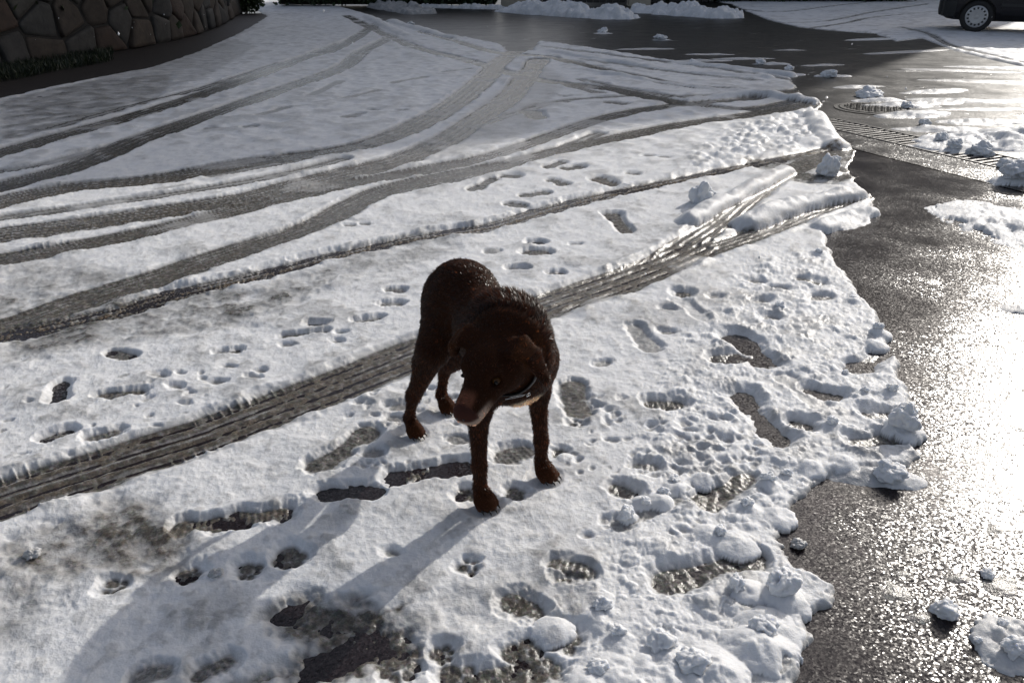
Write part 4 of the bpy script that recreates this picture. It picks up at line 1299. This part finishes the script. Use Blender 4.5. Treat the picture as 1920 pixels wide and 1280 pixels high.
def cone(a, b, ra, rb, k=.02, flat=None):
    a, b = np.array(a, float), np.array(b, float)
    sl, g = region(a, b, max(ra, rb) + .06)
    e = b - a
    t = np.clip(((g - a) @ e) / (e @ e + 1e-9), 0, 1)
    d = np.linalg.norm(g - a - t[..., None] * e, axis=-1) - (ra + (rb - ra) * t)
    merge(sl, d, k)

def ell(c, r, k=.03, R=None):
    c, r = np.array(c, float), np.array(r, float)
    sl, g = region(c, c, max(r) + .06)
    q = g - c
    if R is not None:
        q = q @ R                            # columns of R are the ellipsoid's axes
    k0 = np.linalg.norm(q / r, axis=-1)
    k1 = np.linalg.norm(q / (r * r), axis=-1) + 1e-9
    merge(sl, k0 * (k0 - 1) / k1, k)

# trunk
ell((.305, .012, .475), (.170, .104, .106), .04)                       # rib cage
ell((.40, .015, .425), (.10, .110, .115), .05)                        # fore chest
ell((.36, .012, .545), (.13, .062, .065), .05)                        # withers
ell((.16, .035, .528), (.16, .078, .062), .035)                        # loin
ell((.055, .052, .512), (.110, .094, .088), .04)                       # hips
ell((.075, .058, .572), (.10, .065, .046), .04)                       # croup
ell((-.012, .040, .485), (.065, .080, .085), .04)                      # buttocks
# hind legs (hip, stifle, hock, ankle)
CLAWS = []
def paw(c, fwd, s=1.0, k=.012):
    fwd = np.array(fwd, float); fwd /= np.linalg.norm(fwd)
    lt = np.array((-fwd[1], fwd[0], 0.))
    R = np.stack([fwd, lt, np.array((0, 0, 1.))], 1)
    c = np.array(c, float)
    ell(c + fwd * .012 + (0, 0, .024), (.040 * s, .030 * s, .026), .02, R)
    for q, (b, f) in enumerate(((-.0275, .028), (-.0095, .043), (.0095, .043), (.0275, .028))):
        p0 = c + fwd * (f - .024) * s + lt * b * s + (0, 0, .028)
        p1 = c + fwd * (f + .004) * s + lt * b * 1.08 * s + (0, 0, .0135)
        cone(p0, p1, .0115 * s, .0108 * s, .004)
        CLAWS.append((p1 + fwd * .010 * s + (0, 0, .001), fwd))
def hind(side, pw, hip, st, hk, rst):
    p = loc((*PAWS[pw], PAW_Z))
    hip, st, hk = (np.array(v) for v in (hip, st, hk))
    an = np.array((p[0] - .026, p[1], .060))
    cone(hip, st, .080, rst, .04)
    if side < 0:
        cone(hip + (-.05, 0, -.02), st * .55 + hk * .45 + (-.004, 0, .03), .056, .030, .04)
    cone(st, hk, rst * .88, .0225, .03)
    cone(hk + (-.010, 0, .004), hk, .016, .018, .012)
    cone(hk, an, .0180, .0160, .02)
    cone(an, (p[0] + .005, p[1], p[2] + .03), .0168, .0205, .018)
    paw((p[0] + .002, p[1], PAW_Z), (1, -side * .02, 0), .80)
hind(1, 'HL', (.065, .098, .490), (.080, .092, .325), (-.152, .100, .158), .036)
hind(-1, 'HR', (.065, .008, .475), (.066, -.060, .360), (-.034, -.086, .165), .049)
# fore legs
def fore(side, pw):
    p = loc((*PAWS[pw], PAW_Z))
    sh = np.array((.405, side * .075, .43))
    el = np.array((.37, p[1] * .90, .305))
    wr = np.array((p[0] - .022, p[1], .135))
    an = np.array((p[0] - .020, p[1], .060))
    cone(sh, el, .060, .036, .035)
    cone(el, wr, .0295, .0195, .03)
    cone(wr, an, .0205, .0180, .015)
    cone(an, (p[0] - .004, p[1], PAW_Z + .03), .0180, .0235, .015)
    paw((p[0] - .004, p[1], PAW_Z), (1, side * .06, 0), .91)
fore(1, 'FL'); fore(-1, 'FR')

# head frame
HS = 1.10
HC = np.array(loc((-.042, 1.905, .516)))
NT = np.array(loc((-.130, 1.752, .434)))
hf = (NT - HC) / np.linalg.norm(NT - HC)
hu = np.array((0, 0, 1.)) - hf * hf[2]; hu /= np.linalg.norm(hu)
hl = np.cross(hu, hf)
roll = math.radians(5)
hl, hu = hl * math.cos(roll) + hu * math.sin(roll), hu * math.cos(roll) - hl * math.sin(roll)
HR_ = np.stack([hf, hl, hu], 1)
def hp(a, b, c):
    return HC + HS * (hf * a + hl * b + hu * c)
# neck
cone((.35, .01, .50), (.435, -.03, .515), .110, .098, .05)
cone((.435, -.03, .515), hp(-.035, 0, -.028), .094, .070, .045)
cone((.44, -.02, .455), hp(-.01, 0, -.045), .080, .055, .05)
NECK = FIELD.copy()
HSV = lambda *v: tuple(HS * x for x in v)
# head
ell(hp(.014, 0, -.002), HSV(.070, .066, .054), .025, HR_)
ell(hp(.042, 0, .012), HSV(.045, .052, .040), .025, HR_)
for b in (-1, 1):
    ell(hp(.022, b * .043, -.024), HSV(.050, .026, .038), .025, HR_)     # cheeks
    ell(hp(.058, b * .031, .030), HSV(.022, .020, .015), .015, HR_)      # brow
cone(hp(.06, 0, -.010), hp(.150, 0, -.017), .040 * HS, .0285 * HS, .025)        # muzzle
for b in (-1, 1):
    cone(hp(.075, b * .017, -.026), hp(.155, b * .0135, -.030), .029 * HS, .0215 * HS, .015)   # lips
cone(hp(.02, 0, -.048), hp(.142, 0, -.050), .036 * HS, .0165 * HS, .018)        # lower jaw
ell(hp(.166, 0, -.010), HSV(.015, .0195, .0145), .010, HR_)              # nose base
for b in (-1, 1):
    ell(hp(.074, b * .043, .004), HSV(.013, .012, .011), -.010, HR_)     # eye sockets
# ears: folded flaps
def flap(pts, wid, th, k=.010):
    for (a, b), (w0, w1) in zip(zip(pts[:-1], pts[1:]), zip(wid[:-1], wid[1:])):
        a, b = np.array(a), np.array(b)
        for f in np.linspace(-.5, .5, 9):
            off = hf * f * HS
            cone(a + off * w0, b + off * w1, th, th * .9, k)
flap([hp(-.004, .046, .038), hp(-.004, .080, .046), hp(.002, .112, .022), hp(.012, .130, -.034)], [.046, .054, .042, .010], .0072)
flap([hp(-.004, -.044, .038), hp(-.006, -.074, .050), hp(.0, -.098, .036), hp(.010, -.112, .002)], [.048, .055, .048, .016], .0080)
# tail hangs behind the thigh
tl = [(-.050, .045, .515), (-.090, .035, .520), (-.112, .028, .490), (-.116, .025, .42), (-.108, .022, .35)]
for i in range(4):
    cone(tl[i], tl[i + 1], .016 - .002 * i, .014 - .002 * i, .012)

# ---- surface (naive surface nets)
def surface_nets(F):
    nx, ny, nz = F.shape
    ins = F < 0
    c = np.zeros((nx - 1, ny - 1, nz - 1), np.int8)
    for i in (0, 1):
        for j in (0, 1):
            for k in (0, 1):
                c += ins[i:nx - 1 + i, j:ny - 1 + j, k:nz - 1 + k]
    act = (c > 0) & (c < 8)
    ids = -np.ones(act.shape, np.int64)
    ci, cj, ck = np.nonzero(act)
    ids[ci, cj, ck] = np.arange(len(ci))
    acc = np.zeros((len(ci), 3)); cnt = np.zeros(len(ci))
    corner = [(i, j, k) for i in (0, 1) for j in (0, 1) for k in (0, 1)]
    for a in corner:
        for axk in range(3):
            if a[axk]: continue
            b = list(a); b[axk] = 1
            fa = F[ci + a[0], cj + a[1], ck + a[2]]; fb = F[ci + b[0], cj + b[1], ck + b[2]]
            m = (fa < 0) != (fb < 0)
            t = np.where(m, fa / np.where(m, fa - fb, 1), 0)
            p = np.tile(np.array(a, float), (len(ci), 1)); p[:, axk] += t
            acc[m] += p[m]; cnt[m] += 1
    V = acc / cnt[:, None] + np.stack([ci, cj, ck], 1)
    quads = []
    for axk in range(3):
        o1, o2 = [(1, 2), (2, 0), (0, 1)][axk]
        sl0 = [slice(1, -1)] * 3; sl0[axk] = slice(0, -1)
        sl1 = [slice(1, -1)] * 3; sl1[axk] = slice(1, None)
        A, B = ins[tuple(sl0)], ins[tuple(sl1)]
        e = np.stack(np.nonzero(A != B), 1)
        base = e + 1; base[:, axk] -= 1
        flip = A[e[:, 0], e[:, 1], e[:, 2]]
        d1 = np.zeros(3, int); d1[o1] = 1
        d2 = np.zeros(3, int); d2[o2] = 1
        g = lambda q: ids[q[:, 0], q[:, 1], q[:, 2]]
        q = np.stack([g(base - d1 - d2), g(base - d2), g(base), g(base - d1)], 1)
        q[~flip] = q[~flip][:, ::-1]
        quads.append(q)
    return V, np.concatenate(quads)
SV, SQ = surface_nets(FIELD)
SV = lo + SV * VOX
ok = (SQ >= 0).all(1)
SQ = SQ[ok]
for it in range(2):                                                    # light smoothing
    acc = np.zeros_like(SV); cnt = np.zeros(len(SV))
    for k in range(4):
        np.add.at(acc, SQ[:, k], SV[SQ[:, (k + 1) % 4]]); np.add.at(acc, SQ[:, (k + 1) % 4], SV[SQ[:, k]])
        np.add.at(cnt, SQ[:, k], 1); np.add.at(cnt, SQ[:, (k + 1) % 4], 1)
    SV = SV * .6 + .4 * acc / np.maximum(cnt, 1)[:, None]

# ---- coat colours and lengths in the dog's own frame
def coat(P):
    """P (n,3) in dog frame -> colour (n,3), hair length (n)"""
    n = len(P)
    q = (P - HC) @ HR_ / HS                                                 # head coordinates
    onhead = (np.linalg.norm(P - HC, axis=1) < .13) | (q[:, 0] > .04) & (np.abs(q[:, 1]) < .07) & (np.abs(q[:, 2]) < .09)
    c = np.tile(np.array((.030, .0110, .0050)), (n, 1))
    L = np.full(n, .011)
    legk = sstep(.36, .22, P[:, 2])[:, None]
    c = c * (1 - legk) + np.array((.043, .0155, .0066)) * legk
    L = L * (1 - legk[:, 0]) + .0100 * legk[:, 0]
    L = np.where(P[:, 2] < .06, .0025, L)
    ruff = sstep(.16, .05, np.linalg.norm((P - np.array((.40, -.0, .57))) / np.array((1, 1, .9)), axis=1))
    L = L + .016 * ruff
    L = np.where(onhead, .005, L)
    # ears and the folded edges are redder
    ear = onhead & (np.abs(q[:, 1]) > .074)
    c = np.where(ear[:, None], np.array((.045, .017, .007)), c)
    # muzzle: red-brown bridge, pale lips and chin
    br = sstep(.112, .138, q[:, 0]) * sstep(-.012, .002, q[:, 2]) * sstep(.026, .016, np.abs(q[:, 1])) * onhead
    c = c * (1 - br[:, None]) + np.array((.17, .068, .040)) * br[:, None]
    lip = .8 * sstep(.112, .150, q[:, 0] + np.abs(q[:, 1]) * .25) * sstep(-.012, -.024, q[:, 2]) * onhead
    c = c * (1 - lip[:, None]) + np.array((.52, .40, .32)) * lip[:, None]
    L = np.where(onhead & (q[:, 0] > .09), .005, L)
    L = np.where(onhead & (q[:, 0] > .160) & (q[:, 2] > -.030), .0, L)   # bare nose
    nose = sstep(.153, .160, q[:, 0]) * sstep(-.030, -.022, q[:, 2]) * onhead
    c = c * (1 - nose[:, None]) + np.array((.060, .024, .018)) * nose[:, None]
    # white blaze under the throat
    bib = sstep(.075, .045, np.linalg.norm((P - np.array((.475, .01, .335))) / np.array((1, .8, .6)), axis=1))
    c = c * (1 - bib[:, None]) + np.array((.55, .47, .36)) * bib[:, None]
    toe = (P[:, 2] < .030)
    c = np.where(toe[:, None], np.array((.07, .030, .016)), c)
    return c, L

def vcol(o, cl, name='coat'):
    a = o.data.color_attributes.new(name, 'FLOAT_COLOR', 'POINT')
    a.data.foreach_set('color', np.concatenate([cl, np.ones((len(cl), 1))], 1).astype(np.float32).ravel())

def fur_mat(name, rough, spec, sheen=0.0, trans=0.0):
    m, nt, b = new_mat(name)
    at = N(nt, 'ShaderNodeAttribute', attribute_name='coat')
    nt.links.new(at.outputs['Color'], b.inputs['Base Color'])
    b.inputs['Roughness'].default_value = rough
    b.inputs['Specular IOR Level'].default_value = spec
    if trans:
        tr = N(nt, 'ShaderNodeBsdfTranslucent')
        tc = mixc(nt, 1.0, at.outputs['Color'], (3.2, 2.6, 2.0, 1), 'MULTIPLY')
        nt.links.new(tc, tr.inputs['Color'])
        mx = N(nt, 'ShaderNodeMixShader')
        mx.inputs[0].default_value = trans
        out = nt.nodes['Material Output']
        nt.links.new(b.outputs[0], mx.inputs[1]); nt.links.new(tr.outputs[0], mx.inputs[2])
        nt.links.new(mx.outputs[0], out.inputs['Surface'])
    return m
M_skin = fur_mat('dog_undercoat', .75, .05)
M_hair = fur_mat('dog_wet_hair', .28, .30, trans=.4)

dog = empty('dog', (DO.x, DO.y, PAW_Z))
tag(dog, 'wet dark brown dog standing in the snow with its head turned aside', 'dog')
def to_dog(V3):                                                        # world coordinates -> relative to the empty
    return V3 - np.array((DO.x, DO.y, PAW_Z))
body = big_mesh('body', to_dog(glob(SV)), SQ, M_skin, parent=dog)
cl, _ = coat(SV)
vcol(body, cl)

# ---- hair
tri = np.concatenate([SQ[:, [0, 1, 2]], SQ[:, [0, 2, 3]]])
A, B, C3 = SV[tri[:, 0]], SV[tri[:, 1]], SV[tri[:, 2]]
nrm = np.cross(B - A, C3 - A)
area = np.linalg.norm(nrm, axis=1) / 2
nrm /= (area[:, None] * 2 + 1e-12)
NH = 110000
pick = rng.choice(len(tri), NH, p=area / area.sum())
r1, r2 = rng.random(NH), rng.random(NH)
s1 = np.sqrt(r1)
Rt = A[pick] * (1 - s1)[:, None] + B[pick] * (s1 * (1 - r2))[:, None] + C3[pick] * (s1 * r2)[:, None]
Nn = nrm[pick]
hc, hL = coat(Rt)
q = (Rt - HC) @ HR_
onhead = np.linalg.norm(Rt - HC, axis=1) < .14
flow = np.tile(np.array((-1.0, 0, -.35)), (NH, 1))
legm = Rt[:, 2] < .33
flow[legm] = (-.25, 0, -1.0)
flow[onhead] = -hf * 1.0 + hu * .12
side_ = np.sign(Rt[:, 1:2])
flow += np.where(((Rt[:, 2] < .5) & ~onhead)[:, None], np.array((0, 0, -.5)), 0)
flow -= Nn * (flow * Nn).sum(1, keepdims=True)
flow /= np.linalg.norm(flow, axis=1, keepdims=True) + 1e-9
# wet locks: neighbouring hairs lean together
cell = np.floor(Rt / np.array((.011, .011, .011))).astype(np.int64)
key = (cell[:, 0] * 73856093 ^ cell[:, 1] * 19349663 ^ cell[:, 2] * 83492791) & 0xFFFFF
lk = np.random.default_rng(3).normal(0, 1, (0x100000, 3)).astype(np.float32)[key]
lift = np.where(hL > .02, .34, np.where(legm, .42, .10))
ruffm = sstep(.14, .04, np.linalg.norm(Rt - np.array((.40, 0, .58)), axis=1))
lift = lift + .55 * ruffm
D0 = flow + Nn * lift[:, None] + lk * .13 + rng.normal(0, .06, (NH, 3))
D0 /= np.linalg.norm(D0, axis=1, keepdims=True)
D1 = D0 + flow * .8 + lk * .10 + np.array((0, 0, -.10))
D1 /= np.linalg.norm(D1, axis=1, keepdims=True)
ctr = (cell + .5) * .011
hL = hL * rng.uniform(.6, 1.25, NH)
keep = hL > .0015
tip_pull = (ctr - Rt) * .5
P0 = Rt - Nn * .001
P1 = Rt + D0 * (hL * .5)[:, None]
P2 = P1 + D1 * (hL * .55)[:, None] + tip_pull
view = glob(np.zeros((1, 3))) * 0
wid = np.cross(D0, Nn + rng.normal(0, .5, (NH, 3))); wid /= np.linalg.norm(wid, axis=1, keepdims=True) + 1e-9
w0 = (.00045 + .0003 * rng.random(NH))[:, None]
HV = np.stack([P0 - wid * w0, P0 + wid * w0, P1 + wid * w0 * .8, P1 - wid * w0 * .8, P2], 1)[keep]
n = len(HV)
hvar = np.exp(rng.normal(-.1, .55, (NH, 1)) + .35 * lk[:, :1])
HCc = np.repeat((hc * hvar)[keep][:, None, :], 5, 1).reshape(-1, 3)
base = np.arange(n)[:, None] * 5
HF = np.concatenate([base + np.array((0, 1, 2)), base + np.array((0, 2, 3)), base + np.array((3, 2, 4))])
hair = big_mesh('fur', to_dog(glob(HV.reshape(-1, 3))), HF, M_hair, parent=dog)
vcol(hair, HCc)
tag(hair, kind='stuff')

# eyes, nose, collar
M_eye = simple_mat('amber_eye', (.075, .032, .007), .3, spec=.25, var=.3, nscale=60)
M_pupil = simple_mat('pupil', (.004, .003, .003), .2, spec=.3, var=0)
M_nose = simple_mat('liver_nose', (.050, .022, .018), .38, var=.3, nscale=200, bump=.5, bscale=700)
M_leather = simple_mat('black_collar', (.016, .015, .016), .42, var=.3, nscale=60, bump=.2, bscale=200)
M_steel = simple_mat('collar_steel', (.55, .55, .56), .22, metal=1.0, var=.1)
def head_world(a, b, c):
    return Vector(to_dog(glob(hp(a, b, c)[None]))[0])
hfw = Vector((hf[0] * dh.x + hf[1] * dl.x, hf[0] * dh.y + hf[1] * dl.y, hf[2]))
hlw = Vector((hl[0] * dh.x + hl[1] * dl.x, hl[0] * dh.y + hl[1] * dl.y, hl[2]))
huw = Vector((hu[0] * dh.x + hu[1] * dl.x, hu[0] * dh.y + hu[1] * dl.y, hu[2]))
Rw = Matrix((hfw, hlw, huw)).transposed()
def blob(name, c, r, mat, parent, sub=3, rot=None):
    bm = bmesh.new()
    bmesh.ops.create_icosphere(bm, subdivisions=sub, radius=1.0)
    bmesh.ops.transform(bm, matrix=Matrix.Translation(c) @ (rot or Rw).to_4x4() @ Matrix.Diagonal((*r, 1)), verts=bm.verts)
    return bm_obj(name, bm, mat, parent, True)
for b in (-1, 1):
    e = blob('eye', head_world(.069, b * .0412, .004), (.0112, .0108, .0098), M_eye, dog)
    blob('pupil', head_world(.0775, b * .0462, .0055), (.0050, .0055, .0055), M_pupil, e, 2)
nz = blob('nose', head_world(.1665, 0, -.0115), (.0155, .0215, .0150), M_nose, dog)
for b in (-1, 1):
    blob('nostril', head_world(.1790, b * .0085, -.0150), (.0035, .0042, .0034), M_pupil, nz, 2)
M_claw = simple_mat('dark_claw', (.02, .015, .012), .35, var=.2)
for cp, cf in CLAWS:
    a_, b_, t_ = (Vector(to_dog(glob(np.array(v)[None]))[0]) for v in (cp, cp + cf * .007 + (0, 0, -.002), cp + cf * .012 + (0, 0, -.007)))
    Vc, ax_ = [], (b_ - a_).normalized()
    ux = ax_.cross(Vector((0, 0, 1))).normalized(); uz = ux.cross(ax_)
    for pt, rr in ((a_, .0034), (b_, .0026), (t_, .0006)):
        Vc += [pt + ux * math.cos(j * 1.0472) * rr + uz * math.sin(j * 1.0472) * rr for j in range(6)]
    Fc = [(q_ * 6 + j, q_ * 6 + (j + 1) % 6, q_ * 6 + 6 + (j + 1) % 6, q_ * 6 + 6 + j) for q_ in range(2) for j in range(6)] + [tuple(range(12, 18))]
    mesh_obj('claw', Vc, Fc, M_claw, dog, True)
# mouth line
def tube(name, pts, r, mat, parent, seg=8, closed=False, flat=1.0, flat_axis=None):
    pts = [Vector(p) for p in pts]
    n = len(pts)
    V, F = [], []
    for i, p in enumerate(pts):
        a = pts[(i - 1) % n] if (closed or i > 0) else p
        b = pts[(i + 1) % n] if (closed or i < n - 1) else p
        t = (b - a).normalized()
        u = (flat_axis or Vector((0, 0, 1)))
        u = (u - t * u.dot(t)).normalized()
        v = t.cross(u)
        for k in range(seg):
            an = 2 * math.pi * k / seg
            V.append(p + u * math.cos(an) * r + v * math.sin(an) * r * flat)
    m = n if closed else n - 1
    for i in range(m):
        for k in range(seg):
            F.append((i * seg + k, i * seg + (k + 1) % seg, ((i + 1) % n) * seg + (k + 1) % seg, ((i + 1) % n) * seg + k))
    if not closed:
        F.append(tuple(range(seg))[::-1]); F.append(tuple((n - 1) * seg + k for k in range(seg)))
    return mesh_obj(name, V, F, mat, parent, True)
mouth = []
for b, a in ((-1, .085), (-1, .115), (-.9, .142), (-.55, .158), (0, .163), (.55, .158), (.9, .142), (1, .115), (1, .085)):
    mouth.append(head_world(a, b * (.0335 - .09 * max(0, a - .10)), -.0425))
tube('mouth', mouth, .0028, M_pupil, dog, 6)
# collar round the neck just behind the jaw
cc = HC * .45 + np.array((.44, -.03, .50)) * .55 + np.array((0, 0, -.012))
cn = (HC - np.array((.42, -.02, .49))); cn /= np.linalg.norm(cn)
cu = np.array((0, 0, 1.)) - cn * cn[2]; cu /= np.linalg.norm(cu)
cv = np.cross(cn, cu)
def field_at(p):
    i = np.clip(((p - lo) / VOX).astype(int), 0, dim - 1)
    return NECK[i[0], i[1], i[2]]
ring = []
for k in range(48):
    a = 2 * math.pi * k / 48
    d = cu * math.cos(a) + cv * math.sin(a)
    r = .05
    while r < .13 and field_at(cc + d * r) < .003:
        r += .002
    dw = d[0] * dh.x + d[1] * dl.x                     # world x of this direction
    ring.append(r - .020 * max(0, min(1, max(math.cos(a) * 1.5 + .6, -dw * 2.5))))
ring = [np.mean([ring[(k + j) % 48] for j in range(-3, 4)]) for k in range(48)]
cpts = [Vector(to_dog(glob((cc + (cu * math.cos(2 * math.pi * k / 48) + cv * math.sin(2 * math.pi * k / 48)) * ring[k])[None]))[0]) for k in range(48)]
cnw = Vector((cn[0] * dh.x + cn[1] * dl.x, cn[0] * dh.y + cn[1] * dl.y, cn[2]))
collar = tube('collar', cpts, .0095, M_leather, dog, 10, True, .32, cnw)
bk = min(range(48), key=lambda k: (Vector((DO.x, DO.y, PAW_Z - CAM_H)) + cpts[k]).normalized().angle(ray(972, 752).normalized()))
bt = (cpts[(bk + 1) % 48] - cpts[bk - 1]).normalized()
bo = (cpts[bk] - Vector(to_dog(glob(cc[None]))[0])).normalized()
bw_ = cnw
bc = cpts[bk] + bo * .0055
rect = [bc + bt * a * .024 + bw_ * b * .0125 for a, b in ((-1, -1), (-1, 1), (1, 1), (1, -1))]
dense = [rect[i] * (1 - t) + rect[(i + 1) % 4] * t for i in range(4) for t in (0, .33, .66)]
bkl = tube('buckle', dense, .0016, M_steel, collar, 6, True)
tube('prong', [bc - bt * .023, bc + bo * .002, bc + bt * .026], .0014, M_steel, collar, 6)
loop_ = [bc + bt * .036 + bw_ * b * .012 + bo * h for b, h in ((-1, -.001), (-1, .004), (1, .004), (1, -.001))]
tube('keeper', loop_, .0016, M_steel, collar, 6, True)
#ENDDOG
